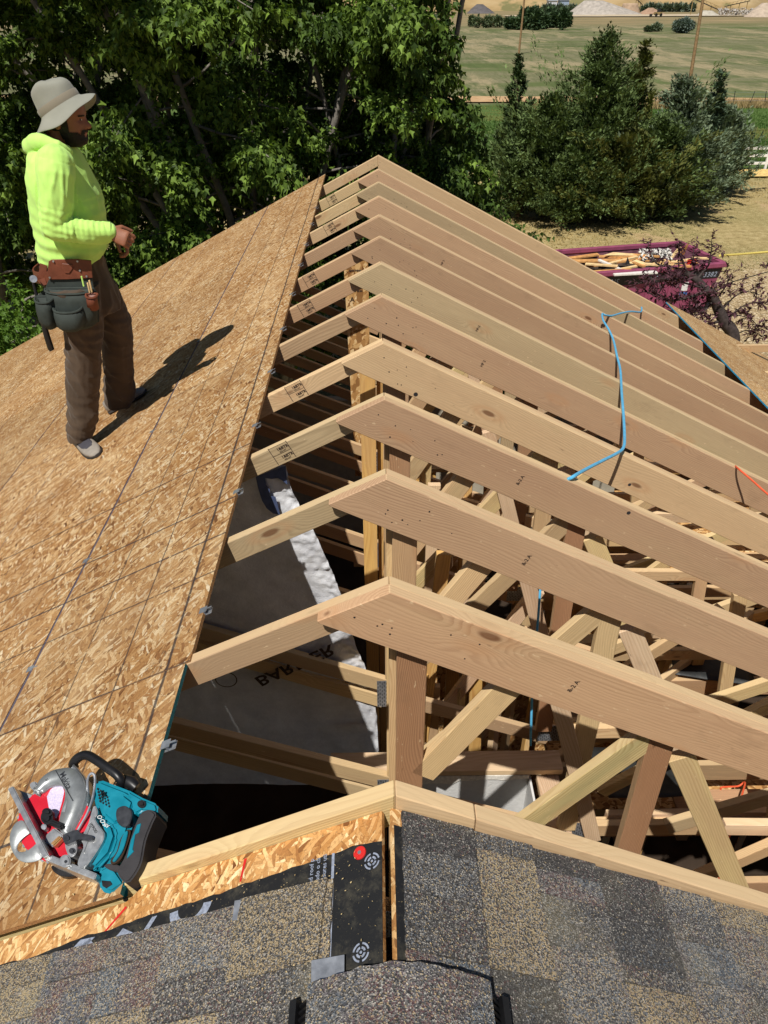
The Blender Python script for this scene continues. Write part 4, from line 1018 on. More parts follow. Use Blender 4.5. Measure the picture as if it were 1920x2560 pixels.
def juniper(u, vb, vt, hw, label, seed, tint, n=9000, name='juniper_tree', spire=.12, tuft=.17, up=.55, slim=1.0, base_r=.62):
    b = at_z(u, vb, 0); b.z = 0; top = at_y(u, vt, b.y); H = top.z; Rm = (at_y(u+hw, vb, b.y)-at_y(u-hw, vb, b.y)).length/2
    r_ = np.random.default_rng(seed); t = thing(name, label, 'tree', b, None)
    tr = MB(); tr.tube([(b.x, b.y, 0), (b.x+.05, b.y, H*.5), (b.x, b.y, H*.97)], [.16, .09, .015], 7); tr.build('trunk', M['bark_brown'], t)
    nb = int(46+n/150); f = r_.beta(1.0, 1.35, nb); az = r_.uniform(0, 6.283, nb)
    prof = np.where(f < .22, base_r+(1-base_r)*f/.22, ((1-f)/.78)**(.95+spire)); prof = np.maximum(prof, .05)
    lump = 1+.22*np.sin(az*3+seed)+.16*np.sin(az*5+f*9)
    L = Rm*prof*lump*r_.uniform(.5, 1.22, nb)*slim
    per = max(10, n//nb); g = r_.beta(2.0, 1.05, (nb, per))
    rise = r_.uniform(.05, up+.45, nb)
    dx = np.cos(az)[:, None]*L[:, None]*g; dy = np.sin(az)[:, None]*L[:, None]*g; dz = f[:, None]*H*.96+L[:, None]*rise[:, None]*g**1.5
    sp = (.035+.06*(1-g))*Rm
    P = np.stack([b.x+dx, b.y+dy, dz+.05], -1)+r_.normal(0, 1, (nb, per, 3))*sp[..., None]*np.array([1, 1, .8])
    P = P.reshape(-1, 3); gg = g.ravel()
    out = np.repeat(np.stack([np.cos(az), np.sin(az), rise*1.2], -1), per, 0); mb = np.repeat(r_.beta(1.2, 1.5, nb), per)
    # secondary leaders give the crown its ragged points
    for q in range(9 if slim == 1.0 else 3):
        a0 = r_.uniform(0, 6.283); d0 = Rm*r_.uniform(.15, .8); top_ = H*max(.25, 1-.95*d0/Rm)*r_.uniform(.72, .98); k_ = max(60, n//26)
        hh = r_.random(k_)**.8; rad = (.05+.34*(1-hh))*min(1, Rm/2); aa = r_.uniform(0, 6.283, k_)
        Q = np.stack([b.x+math.cos(a0)*d0+np.cos(aa)*rad*r_.random(k_)**.5, b.y+math.sin(a0)*d0+np.sin(aa)*rad*r_.random(k_)**.5, top_*(.55+.45*hh)], -1)
        P = np.concatenate([P, Q]); out = np.concatenate([out, np.stack([np.cos(aa)*.5, np.sin(aa)*.5, np.ones(k_)], -1)]); gg = np.concatenate([gg, .55+.45*hh]); mb = np.concatenate([mb, np.full(k_, r_.random())])
    P[:, 2] = np.maximum(P[:, 2], .03); P[:, 2] = np.minimum(P[:, 2], H*(1.02-.04*r_.random(len(P))))
    D = norm(out+r_.normal(0, .5, P.shape)+np.array([0, 0, .25])); n_ = len(P)
    sz = tuft*r_.uniform(.6, 1.35, n_)
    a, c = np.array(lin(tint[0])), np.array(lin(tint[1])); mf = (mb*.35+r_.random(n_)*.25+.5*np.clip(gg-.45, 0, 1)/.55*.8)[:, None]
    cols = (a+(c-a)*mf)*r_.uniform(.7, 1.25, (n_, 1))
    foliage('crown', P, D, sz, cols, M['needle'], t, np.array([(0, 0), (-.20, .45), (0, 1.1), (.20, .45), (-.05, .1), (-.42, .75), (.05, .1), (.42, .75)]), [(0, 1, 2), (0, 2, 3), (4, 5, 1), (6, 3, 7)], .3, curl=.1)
    return t
OLV = ((40, 50, 24), (124, 128, 66)); GRN = ((34, 50, 28), (118, 138, 82)); BLU_ = ((42, 58, 42), (142, 158, 126)); DRK = ((30, 46, 28), (94, 114, 70))
juniper(1262, 455, 58, 158, 'tallest juniper, its ragged top standing up into the meadow', 1, GRN, 26000, base_r=.9)
juniper(1338, 452, 84, 82, 'slim olive juniper with a brown-tipped spire beside the tallest one', 2, OLV, 9000, base_r=.9)
juniper(1098, 420, 108, 66, 'narrow dark juniper spire just right of the maples', 3, DRK, 6000, base_r=.8, spire=.3)
juniper(1170, 468, 195, 140, 'broad green juniper filling in left of the tallest one', 4, GRN, 16000, base_r=1.0)
juniper(1432, 455, 148, 118, 'feathery juniper with bare grey twigs at its top', 5, BLU_, 13000, base_r=.9)
juniper(1500, 430, 150, 76, 'dark spruce-like conifer with a sharp layered spire', 6, ((46, 62, 48), (104, 124, 96)), 11000, spire=.5, up=.2, base_r=.9, name='spruce_tree')
juniper(1535, 418, 232, 96, 'wide blue-grey juniper at the end of the row by the lawn', 7, BLU_, 18000, base_r=.95)
juniper(1340, 478, 285, 150, 'low olive juniper spreading along the front of the row', 8, OLV, 16000, base_r=1.0)
juniper(1235, 482, 300, 130, 'low dark green juniper at the front next to the maple', 9, GRN, 12000, base_r=1.0)
juniper(1400, 474, 250, 120, 'bushy green juniper filling the gap behind the feathery one', 11, GRN, 13000, base_r=1.0)
juniper(1120, 470, 265, 90, 'low green juniper half hidden by the drooping maple', 12, GRN, 10000, base_r=1.0)
juniper(1455, 470, 285, 115, 'low grey green juniper in front of the feathery one', 10, BLU_, 11000, base_r=1.0)

ORD = ['first', 'second', 'third', 'fourth', 'fifth', 'sixth', 'seventh', 'eighth', 'ninth', 'tenth', 'eleventh', 'twelfth', 'thirteenth', 'fourteenth', 'fifteenth', 'sixteenth']
def bush(u, vb, vt, hw, label, seed, tint, n=900, tuft=.5, name='bush', group=None, cat='bush', base=None):
    b = at_z(u/DP, vb/DP, 0); b.z = 0; H = at_y(u/DP, vt/DP, b.y).z; Rm = (at_y((u+hw)/DP, vb/DP, b.y).x-b.x)
    r_ = np.random.default_rng(seed); t = thing(name, label, cat, b, group)
    m = MB(); m.tube([(b.x, b.y, 0), (b.x, b.y, H*.6)], [.2*H/5, .06*H/5], 5); m.build('trunk', M['bark_brown'], t)
    d = norm(r_.normal(0, 1, (n, 3))); rr = r_.random((n, 1))**.4*(1+.15*np.sin(d[:, :1]*7+seed)); P = d*rr*np.array([Rm, Rm, H*.5])+np.array([b.x, b.y, H*.5])
    P[:, 2] = np.abs(P[:, 2])+.02
    a, c = np.array(lin(tint[0])), np.array(lin(tint[1])); cols = (a+(c-a)*r_.random((n, 1)))*r_.uniform(.7, 1.2, (n, 1))
    foliage('crown', P, d+r_.normal(0, .5, (n, 3))+np.array([0, 0, .5]), tuft*r_.uniform(.6, 1.3, n), cols, M['needle'], t)
bush(1706, 83, 46, 24, 'round silvery shrub alone in the far meadow', 1, ((66, 84, 74), (134, 148, 136)), 2600, .55)
bush(1640, 79, 58, 12, 'small pale willow bush left of the round silvery shrub', 2, ((84, 100, 74), (146, 158, 130)), 700, .5)
bush(1620, 80, 66, 10, 'dark low bush beside the small pale willow bush', 3, ((50, 66, 46), (92, 106, 74)), 500, .5)
r2 = random.Random(5); q = 0
for i in range(16):        # thicket of young trees in the meadow
    u = 1278+i*9+r2.uniform(-3, 3); top = 22+r2.uniform(-4, 12)+(14 if i < 3 else 0)
    bush(u, 70+r2.uniform(-3, 6), top, r2.uniform(9, 15), ORD[i]+' slender tree from the left in the thicket behind the thin pole', 20+i, ((44, 66, 44), (88, 108, 72)), 700, .9, 'young_tree', 'thicket in the meadow', 'tree')
for i in range(7):
    u = 1180+i*15+r2.uniform(-5, 5); bush(u, 62+r2.uniform(0, 8), 44+r2.uniform(-6, 8), r2.uniform(7, 12), ORD[i]+' grey green bush from the left below the dark stockpile', 50+i, ((70, 86, 62), (120, 132, 96)), 350, .8, 'bush', 'bushes by the dark stockpile')
for i in range(14):
    u = 1360+i*7.5+r2.uniform(-2.5, 2.5); bush(u, 33, 18+r2.uniform(-4, 5), r2.uniform(5, 9), ORD[i]+' grey green tree from the left in the row above the thicket', 70+i, ((84, 98, 84), (128, 140, 118)), 160, 2.2, 'distant_tree', 'tree row at the quarry', 'tree')
for i in range(12):
    u = 1605+i*11+r2.uniform(-4, 4); bush(u, 30, 12+r2.uniform(-5, 8), r2.uniform(5, 9), ORD[i]+' distant tree from the left in the row behind the tan heaps', 90+i, ((84, 98, 84), (128, 140, 118)), 150, 2.2, 'distant_tree', 'tree row under the bluff', 'tree')
bush(1306, 20, 1, 16, 'dark round tree on the skyline behind the thicket', 130, ((46, 66, 50), (84, 100, 76)), 500, 2.2, 'distant_tree', None, 'tree')
bush(1178, 22, -4, 17, 'dark tree behind the dark stockpile', 131, ((60, 76, 62), (98, 110, 90)), 400, 2.4, 'distant_tree', None, 'tree')
# ------------------------------------------------------------------ the house under the open roof
hs = thing('house', 'house body under the opened roof with bare stud rooms and pale drywall inside', 'house', (0, 2, 0))
M['siding'] = plain('painted_siding', (176, 168, 150), .8, .2, var=.1)
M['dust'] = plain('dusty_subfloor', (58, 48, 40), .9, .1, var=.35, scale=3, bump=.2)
M['drywall'] = plain('textured_drywall', (206, 206, 204), .85, .15, var=.05, scale=30, bump=.55, bscale=85, bdist=.004)
M['drywall_edge'] = plain('gypsum_edge', (226, 222, 212), .9, .1, var=.2, scale=60)
M['membrane'] = plain('black_membrane', (44, 46, 46), .5, .35, var=.5, scale=9, bump=.3, bscale=20, bdist=.01)
def hbox(name, x0, x1, y0, y1, z0, z1, mat, parent=None):
    m = MB(); m.box(((x0+x1)/2, (y0+y1)/2, (z0+z1)/2), (x1-x0, y1-y0, z1-z0)); return m.build(name, mat, parent or hs)
hbox('wall', -5.42, -5.30, -4.5, 8.38, 0, 3.75, M['siding']); hbox('wall', 4.80, 4.92, -4.5, 8.38, 0, 3.95, M['siding'])
hbox('wall', -5.30, 4.80, 8.24, 8.36, 0, 4.0, M['siding']); hbox('wall', -5.30, 4.80, -4.5, -4.38, 0, 4.0, M['siding'])
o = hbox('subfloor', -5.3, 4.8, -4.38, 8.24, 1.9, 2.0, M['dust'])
# ceiling joists right of the vaulted part
for k, y in enumerate((1.02, 1.27, 1.52, 1.8, 2.05, 2.42, 2.75, 3.06, 3.4, 3.75, 4.25, 4.6, 4.9, 5.5, 6.1)):
    stick('ceiling_joist', (1.02, y, 4.26-.04*(k % 2)), (4.8, y, 4.26-.04*(k % 2)), .14, .038, (0, 0, 1), M['stud'] if k % 2 else M['aged'], hs)
for x0, x1, y0, y1 in [(1.1, 2.4, 1.10, 1.24), (2.6, 4.4, 1.56, 1.74), (1.3, 3.0, 2.0, 2.12), (1.7, 3.5, 2.52, 2.70), (1.2, 2.0, 3.15, 3.30)]:
    hbox('drywall_strip', x0, x1, y0, y1, 4.13, 4.145, M['aged'])
# textured wall with its top plate
stick('wall_plate', (-.28, 2.60, 4.55), (.98, 2.60, 4.55), .13, .04, (0, 1, 0), M['pale'], hs)
hbox('drywall_panel', .10, .80, 2.545, 2.66, 3.2, 4.527, M['drywall']); hbox('drywall_panel', .80, .812, 1.75, 2.66, 3.2, 4.50, M['drywall'])
m = MB(); r_ = random.Random(4); top = [(.10+.7*i/24, 4.502-.0 if i < 0 else 4.527) for i in range(25)]
lowr = [(.10+.7*i/24, 4.49-(.028 if i < 11 else 0)+r_.uniform(-.007, .007)) for i in range(25)]
m.prism([Vector((x, 2.534, z)) for x, z in top]+[Vector((x, 2.534, z)) for x, z in lowr[::-1]], (0, .009, 0)); m.build('torn_paper', M['drywall_edge'], hs, fix=True)
stick('wall_plate', (.90, 1.2, 4.50), (.90, 2.54, 4.50), .12, .04, (1, 0, 0), M['pale'], hs)
# stud walls and strand-board sheathing deeper in
for y, x0, x1, zt in [(3.72, .12, 2.6, 4.35), (4.62, -.1, 3.2, 4.35), (6.1, .3, 4.4, 4.3)]:
    k = 0; x = x0
    while x < x1:
        stick('wall_stud', (x+random.uniform(-.02, .02), y, 2.0), (x+random.uniform(-.02, .02), y, zt), .089, .038, (1, 0, 0) if k % 3 else (0, 1, 0), M['yellow'] if k % 2 else M['stud'], hs); x += random.choice((.19, .30, .40)); k += 1
    stick('wall_plate', (x0-.1, y, zt+.02), (x1, y, zt+.02), .089, .038, (0, 1, 0), M['stud'], hs)
o = hbox('sheathing_panel', .0, 2.2, 4.02, 4.035, 2.0, 4.2, M['osb_in'])
o = hbox('sheathing_panel', 1.1, 2.9, 2.75, 3.5, 3.88, 3.895, M['osb_in'])
o = hbox('sheathing_panel', 2.1, 3.4, 4.4, 5.6, 4.36, 4.372, M['osb_in'])
# sheathing wall under the ridge with printed stamps
m = MB(); zr_ = ZR-.11; m.prism([(-.20, 5.52, 4.6), (-.06, 5.52, 4.6), (-.06, 5.52, zr_-.04), (-.24, 5.52, zr_-.13)], (0, .012, 0)); sw = m.build('sheathing_panel', M['osb_in'], hs, fix=True)
for i, body in enumerate(['SHEATHING', 'RATED 24/16', 'SPACE 1/8 IN', 'A', '60', '20']):
    lettering('panel_stamp', body, .016 if i < 3 else .05, Vector((-.20 if i != 5 else -.12, 5.517, zr_-.22-.075*min(i, 4))), (1, 0, 0), (0, -1, 0), M['print_dark'], sw, bold=.001)
# posts standing under the ridge
stick('post', (-.052, 3.60, 2.0), (-.052, 3.60, ZR-.16), .082, .038, (1, 0, 0), M['yellow'], hs); stick('post', (.016, 3.66, 2.0), (.016, 3.66, ZR-.2), .045, .038, (1, 0, 0), M['yellow'], hs)
for k, (x, y, zt, mt) in enumerate([(.22, 3.05, 4.75, 'yellow'), (.33, 3.12, 4.6, 'stud'), (.47, 3.02, 4.72, 'sap'), (.60, 3.18, 4.66, 'yellow'), (.72, 3.06, 4.75, 'pale'), (1.25, 3.32, 4.5, 'yellow'), (1.55, 3.0, 4.45, 'sap'), (.28, 3.36, 4.7, 'pale'), (.85, 3.4, 4.7, 'stud'), (2.1, 3.5, 4.5, 'yellow'), (2.6, 3.1, 4.4, 'fir')]):
    stick('wall_stud', (x, y, 2.0), (x+random.uniform(-.03, .03), y, zt), .075, .038, (1, 0, 0) if k % 2 else (.6, .8, 0), M[mt], hs)
for k, (a, b) in enumerate([((.95, 2.75, 4.30), (2.6, 3.9, 4.42)), ((1.3, 2.05, 3.9), (3.4, 2.5, 4.1)), ((1.0, 1.5, 4.0), (2.9, 2.2, 4.15)), ((2.2, 1.2, 4.05), (4.4, 1.9, 4.2)), ((1.6, 3.4, 3.6), (3.6, 3.0, 3.9)), ((1.2, 4.4, 4.1), (4.2, 5.2, 4.3))]):
    stick('brace', a, b, .089, .038, (0, 0, 1), M[('fir', 'pale', 'stud', 'sap')[k % 4]], hs)
for n_ in range(1, 7):      # leftovers of the old framing between the new trusses
    y = 1.5214+.6096*n_-.30; j = lambda a: random.uniform(-a, a)
    def ob(a, b, mt, w_=.075): stick('old_web', (a[0]+j(.05), y+j(.08), ZC+a[1]), (b[0]+j(.05), y+j(.08), ZC+b[1]), w_, .037, (0, 0, 1) if abs(a[1]-b[1]) < .5*abs(a[0]-b[0]) else (1, 0, 0), M[mt], hs)
    if n_ >= 3:
        ob((.34, -2.35), (.30, -3.9), ('yellow', 'pale', 'sap')[n_ % 3]); ob((.55, -2.62), (.58, -4.0), ('stud', 'yellow')[n_ % 2]); ob((.25, -2.72), (1.15, -3.02), 'fir')
        ob((.42, -3.5), (.80, -2.55), 'pale')
    ob((1.15, -3.55), (1.9, -2.75), ('sap', 'stud')[n_ % 2]); ob((1.5, -2.95), (3.9, -3.05), ('fir', 'pale')[n_ % 2]); ob((2.0, -2.7), (2.1, -3.9), 'stud'); ob((1.2, -3.72), (4.6, -3.70), ('pale', 'stud')[n_ % 2])
# loose boards lying about in the attic
lb = [((1.35, 3.2, 3.93), (1.9, 3.42, 4.0), 'stud'), ((.35, 3.3, 3.2), (.75, 3.5, 3.75), 'pale'), ((.5, 3.15, 3.05), (.95, 3.35, 3.3), 'yellow'), ((.3, 3.2, 2.7), (.55, 3.45, 3.9), 'pale'), ((2.3, 2.2, 4.36), (3.3, 2.75, 4.40), 'stud'), ((2.6, 3.9, 4.4), (3.8, 4.2, 4.44), 'yellow')]
lbl = ['short offcut board on the strand-board shelf inside the attic', 'pale splintered board leaning behind the white drywall', 'yellow offcut board lying low behind the drywall top plate', 'pale stick leaning upright behind the nearest king post', 'loose stud lying across the ceiling joists at the right', 'yellow board lying across joists deeper in the attic']
for (a, b, mt), l in zip(lb, lbl):
    o = stick('loose_board', a, b, .089, .036, (0, 0, 1), M[mt]); tag(o, l, 'board')
# membrane scraps thrown onto the joists
def scrap(name, quad, mat, label, amp=.012):
    V = []; n = 10; q = [Vector(p) for p in quad]
    for j in range(n+1):
        for i in range(n+1):
            a = q[0].lerp(q[1], i/n); b = q[3].lerp(q[2], i/n); p = a.lerp(b, j/n); p.z += amp*noise.noise(p*5); V.append(p)
    o = np_mesh(name, V, [(j*(n+1)+i, j*(n+1)+i+1, (j+1)*(n+1)+i+1, (j+1)*(n+1)+i) for j in range(n) for i in range(n)], mat, smooth=True)
    md = o.modifiers.new('t', 'SOLIDIFY'); md.thickness = .006
    return tag(o, label, 'scrap')
scrap('roofing_scrap', [(1.25, 2.50, 4.37), (1.75, 2.5, 4.37), (1.7, 2.8, 4.36), (1.2, 2.85, 4.36)], M['membrane'], 'torn black roofing felt scrap lying on the ceiling joists')
scrap('roofing_scrap', [(1.9, 3.4, 4.37), (2.4, 3.3, 4.37), (2.5, 3.8, 4.36), (2.0, 3.75, 4.36)], M['membrane'], 'larger black membrane scrap on joists below the long rafters')
# white weather-barrier sheet hung over the third truss
def wrap_mat():
    t = NT('weather_wrap'); P = t.coord(); s = t.sep(P); n = t.noise(t.map(P, (8, 8, 8)), 1.0, 4, .7); cr = t.noise(P, 38, 4, .75, .6)
    c = t.mix(t.rng(n, .35, .65), lin((196, 198, 204)), lin((220, 222, 226)))
    t.bump(t.math('ADD', cr, n), .6, .006); return t.fin(c, .38, .4)
M['wrap'] = wrap_mat()
YW = 2.875
edge_r = [(690, 95), (705, 180), (735, 270), (790, 390), (870, 520), (905, 590), (960, 720), (1015, 850), (1045, 950), (1085, 1080), (1120, 1210), (1160, 1310), (1195, 1400), (1225, 1500), (1262, 1700), (1272, 1900), (1265, 2100)]
E2 = []
for a, b in edge_r:
    p = at_y((440+a*660/1659)/DP, (1120+b*660/1659)/DP, YW); E2.append(p)
V = []; n = 60; r_ = random.Random(8)
k = len(E2); rows_ = []
for j in range(161):
    f = j/160*(k-1); i = min(k-2, int(f)); p = E2[i].lerp(E2[i+1], f-i); p.x += .006*noise.noise((p.z*14, 1, 2)); rows_.append(p)
for p in rows_:
    for i in range(n+1):
        u = i/n; x = p.x+(-2.3-p.x)*u**2.0; d = p.x-x
        topz = ZR-.5*(XR-x)-.12
        z = min(p.z, topz)
        fold = .030*noise.noise((x*2.2+z*.9, z*.55, 4))+.010*noise.noise((x*9+z*4, z*3, 7))+math.exp(-d*6)*(+.013*noise.noise((x*16+z*9, z*14, 1))+.014*noise.noise((x*42, z*40, 3)))
        V.append((x, YW+fold, z))
wrap = np_mesh('weather_sheet', V, [(j*(n+1)+i, (j+1)*(n+1)+i, (j+1)*(n+1)+i+1, j*(n+1)+i+1) for j in range(160) for i in range(n)], M['wrap'], smooth=True)
tag(wrap, 'white weather-barrier sheet hanging in the dark bay under the bare deck', 'plastic sheet')
M['logo_blue'] = plain('blue_print', (74, 86, 118), .5, .3, var=.2, scale=30)
def wrap_pt(a, b, d=-.035): return at_y((440+a*660/1659)/DP, (1120+b*660/1659)/DP, YW+d)
m = MB(); blob = [(500, 180), (690, 110), (692, 150), (700, 230), (668, 205), (640, 190), (600, 195), (560, 188), (566, 230), (590, 260), (588, 300), (625, 305), (640, 360), (655, 420), (610, 412), (570, 380), (540, 330), (515, 250)]
m.add([wrap_pt(a, b) for a, b in blob], [tuple(range(len(blob)))]); lg = m.build('printed_logo', M['logo_blue'], wrap, fix=True)
def flipped(body, size, a, b, a2, b2):
    o0 = wrap_pt(a, b); x = (wrap_pt(a2, b2)-o0)
    me = text_mesh(body, size, bold=.002); wx = max(v.co.x for v in me.vertices); kx = x.length/wx
    for v in me.vertices: v.co.y = -v.co.y; v.co.x *= kx
    me.materials.clear(); me.materials.append(M['print_dark']); o = bpy.data.objects.new('sheet_lettering', me); link(o, wrap, frame(o0, x, (0, -1, 0)))
flipped('BARRIER', .105, 485, 1450, 975, 1232)
m = MB(); c0 = wrap_pt(315, 1455); kk = 28
for ra, rb in ((.060, .054),):
    ring = lambda r: [c0+Vector((math.cos(2*math.pi*i/kk)*r, 0, math.sin(2*math.pi*i/kk)*r)) for i in range(kk)]
    A_, B_ = ring(ra), ring(rb); m.add(A_+B_, [(i, (i+1) % kk, kk+(i+1) % kk, kk+i) for i in range(kk)])
m.build('printed_ring', M['print_dark'], wrap)
# hoses and cords
M['hose_blue'] = plain('blue_hose', (92, 178, 220), .45, .4, var=.12, scale=30); M['cord_orange'] = plain('orange_cord', (226, 96, 60), .5, .35)
def spline(P, per=8):
    P = [Vector(p) for p in P]; out = []
    for i in range(len(P)-1):
        p0, p1, p2, p3 = P[max(i-1, 0)], P[i], P[i+1], P[min(i+2, len(P)-1)]
        for j in range(per):
            t = j/per; out.append(.5*((2*p1)+(-p0+p2)*t+(2*p0-5*p1+4*p2-p3)*t*t+(-p0+3*p1-3*p2+p3)*t**3))
    return out+[P[-1]]
m = MB(); hp = [(1386, 664, .006), (1384, 674, .007), (1362, 673, .012), (1340, 677, .010), (1322, 682, .008), (1308, 681, .010), (1301, 678, .014), (1303, 692, .012), (1315, 712, .010), (1325, 735, .008), (1333, 770, .010), (1340, 800, .008), (1343, 850, .010), (1347, 900, .008), (1349, 945, .010), (1347, 966, .012), (1335, 978, .012), (1300, 996, .010), (1265, 1014, .008), (1238, 1030, .004), (1222, 1044, -.06), (1215, 1090, -.35)]
m.tube(spline([at_right(a, b, h) for a, b, h in hp], 6), .0082, 8); tag(m.build('air_hose', M['hose_blue'], smooth=True), 'light blue hose snaking down across the tops of the long rafters', 'hose')
m = MB(); m.tube(spline([at_right(1588, 1006, -.05), at_right(1592, 1010, .008), at_right(1625, 1038, .012), at_right(1659, 1068, .010), at_right(1720, 1115, .012)]), .0062, 8)
tag(m.build('extension_cord', M['cord_orange'], smooth=True), 'orange cord lying over the rafter tops at the edge of the picture', 'cord')
def z6(a, b): return ((1400+a*520/1659)/DP, (1840+b*520/1659)/DP)
m = MB(); m.tube(spline([at_y(*z6(1285, 600), 2.75), at_y(*z6(1275, 520), 2.7), at_y(*z6(1280, 430), 2.7), at_y(*z6(1300, 408), 2.7), at_y(*z6(1420, 400), 2.72), at_y(*z6(1475, 370), 2.72), at_y(*z6(1450, 480), 2.6), at_y(*z6(1420, 640), 2.5), at_y(*z6(1400, 720), 2.4), at_y(*z6(1300, 900), 2.2), at_y(*z6(1265, 1190), 1.95)]), .0055, 7)
tag(m.build('extension_cord', M['cord_orange'], smooth=True), 'orange cord hanging down among the ceiling joists under the nearest rafter', 'cord')
m = MB(); m.tube([at_y(1168, 1260, 2.6), at_y(1163, 1330, 2.55), at_y(1150, 1480, 2.45), at_y(1146, 1610, 2.40)], .006, 7); tag(m.build('air_hose', M['hose_blue'], smooth=True), 'thin blue hose dropping straight down between the attic webs', 'hose')
# ------------------------------------------------------------------ magenta roll-off dumpster and its load
M['magenta'] = plain('magenta_paint', (140, 70, 96), .6, .3, var=.22, scale=3, bump=.15, bscale=20, bdist=.004)
M['magenta_in'] = plain('scraped_inside', (120, 78, 92), .7, .25, var=.5, scale=4)
M['band'] = plain('black_band', (38, 36, 40), .5, .3, var=.15)
RZ = 1.45
Bk = at_z(1470, 527, RZ); Cr = at_z(1572, 572, RZ); Ak = at_z(1215, 545, RZ)
e1 = (Ak-Bk); e1.z = 0; e1.normalize(); e2 = (Cr-Bk); Wd = e2.length; e2 = Vector((-e1.y, e1.x, 0))
if e2.dot(Cr-Bk) < 0: e2 = -e2
LD = 6.2; Wd = e2.dot(Cr-Bk)
def DP_(l, w_, z): return Bk+e1*l+e2*w_+Vector((0, 0, z-RZ))
dp = thing('dumpster', 'magenta roll-off dumpster with a black lettered band, heaped with demolition scrap', 'dumpster', (DP_(LD/2, Wd/2, 0)))
def panel(name, a, b, c, d, th, mat):
    m = MB(); m.prism([a, b, c, d], th); return m.build(name, mat, dp, fix=True)
sl_ = .34                                       # the ends lean out towards the rim
fr = panel('side_panel', DP_(0, Wd, RZ), DP_(LD, Wd, RZ), DP_(LD-sl_, Wd, .22), DP_(sl_, Wd, .22), -e2*.05, M['magenta'])
panel('side_panel', DP_(0, 0, RZ), DP_(LD, 0, RZ), DP_(LD-sl_, 0, .22), DP_(sl_, 0, .22), e2*.05, M['magenta_in'])
panel('end_panel', DP_(0, .05, RZ), DP_(0, Wd-.05, RZ), DP_(sl_, Wd-.05, .22), DP_(sl_, .05, .22), e1*.05, M['magenta_in'])
panel('end_panel', DP_(LD, .05, RZ), DP_(LD, Wd-.05, RZ), DP_(LD-sl_, Wd-.05, .22), DP_(LD-sl_, .05, .22), -e1*.05, M['magenta_in'])
panel('floor', DP_(sl_, .05, .22), DP_(LD-sl_, .05, .22), DP_(LD-sl_, Wd-.05, .22), DP_(sl_, Wd-.05, .22), Vector((0, 0, .05)), M['magenta_in'])
for a, b in [((-.06, 0), (LD+.06, 0)), ((-.06, Wd), (LD+.06, Wd)), ((0, .06), (0, Wd-.06)), ((LD, .06), (LD, Wd-.06))]:
    m = MB(); m.bar(DP_(*a, RZ+.02), DP_(*b, RZ+.02), .15, .13); m.build('rim', M['magenta'], dp, bevel=.015)
for l in np.arange(.9, LD-.3, .75):
    m = MB(); m.bar(DP_(l, Wd+.03, .25), DP_(l, Wd+.03, RZ-.42), .10, .06, e2); m.build('rib', M['magenta'], dp)
for w_ in (.35, Wd-.35):
    for l in (.9, LD-.9):
        m = MB(); m.tube([DP_(l, w_-.09, .11), DP_(l, w_+.09, .11)], .11, 14); m.build('roller', M['steel_dark'], dp)
panel('band', DP_(.02, Wd+.004, RZ-.09), DP_(LD, Wd+.004, RZ-.09), DP_(LD-.08, Wd+.004, RZ-.36), DP_(.10, Wd+.004, RZ-.36), e2*.006, M['band'])
xd = -e1
for body, l, sz in [('3382', .62, .20), ('TINS', 2.6, .21), ('JOHNS', 4.05, .21), ('\u2022 PO', 5.2, .21)]:
    lettering('lettering', body, sz, DP_(l, Wd+.014, RZ-.31), xd, e2, M['print_grey'], dp, bold=.003, shear=.25, spacing=1.12)
panel('warning_label', DP_(1.05, Wd+.004, RZ-.42), DP_(1.25, Wd+.004, RZ-.42), DP_(1.25, Wd+.004, RZ-.68), DP_(1.05, Wd+.004, RZ-.68), e2*.003, M['print_white'])
panel('warning_label', DP_(1.02, Wd+.004, RZ-.71), DP_(1.28, Wd+.004, RZ-.71), DP_(1.28, Wd+.004, RZ-.80), DP_(1.02, Wd+.004, RZ-.80), e2*.003, plain('blue_label', (70, 120, 190), .5))
# the load
m = MB(); V = []; n1, n2 = 40, 18
for j in range(n2+1):
    for i in range(n1+1):
        p = DP_(.25+(LD-.5)*i/n1, .08+(Wd-.16)*j/n2, 1.02+.10*noise.noise((i*.5, j*.5, 1))); V.append(p)
tag(np_mesh('demolition_rubble', V, [(j*(n1+1)+i, j*(n1+1)+i+1, (j+1)*(n1+1)+i+1, (j+1)*(n1+1)+i) for j in range(n2) for i in range(n1)], plain('dark_scrap', (66, 58, 52), .9, .1, var=.6, scale=6)), kind='stuff')
M['old_wood'] = plain('old_brown_board', (196, 146, 90), .8, .15, var=.3, scale=9)
M['old_tan'] = plain('old_tan_board', (226, 194, 142), .8, .15, var=.2, scale=9)
M['old_white'] = plain('old_white_trim', (222, 218, 210), .7, .2, var=.1)
M['old_black'] = plain('old_black_felt', (46, 46, 50), .8, .2, var=.3)
def q4(a, b): return ((1400+a*460/1659)/DP, (600+b*460/1659)/DP)
def lay(a, b, c, d, w_, mat, label, z0=1.35, z1=1.35, th=.05):
    A, B = at_z(*q4(a, b), z0), at_z(*q4(c, d), z1); o = stick('scrap_board', A, B, w_, th, Vector((0, 0, 1)).cross(B-A), M[mat], None, .004); tag(o, label, 'scrap board')
lay(85, 165, 345, 130, .18, 'old_wood', 'dark brown scrap board under the dumpster back rim at the left', 1.30, 1.36)
lay(120, 190, 800, 180, .24, 'old_wood', 'long brown plank running along the middle of the dumpster load', 1.33, 1.40)
lay(350, 148, 810, 162, .15, 'old_wood', 'orange brown plank above the long middle plank', 1.40, 1.45)
lay(210, 245, 620, 185, .13, 'old_wood', 'narrow brown board slanting across the left of the load', 1.36, 1.5)
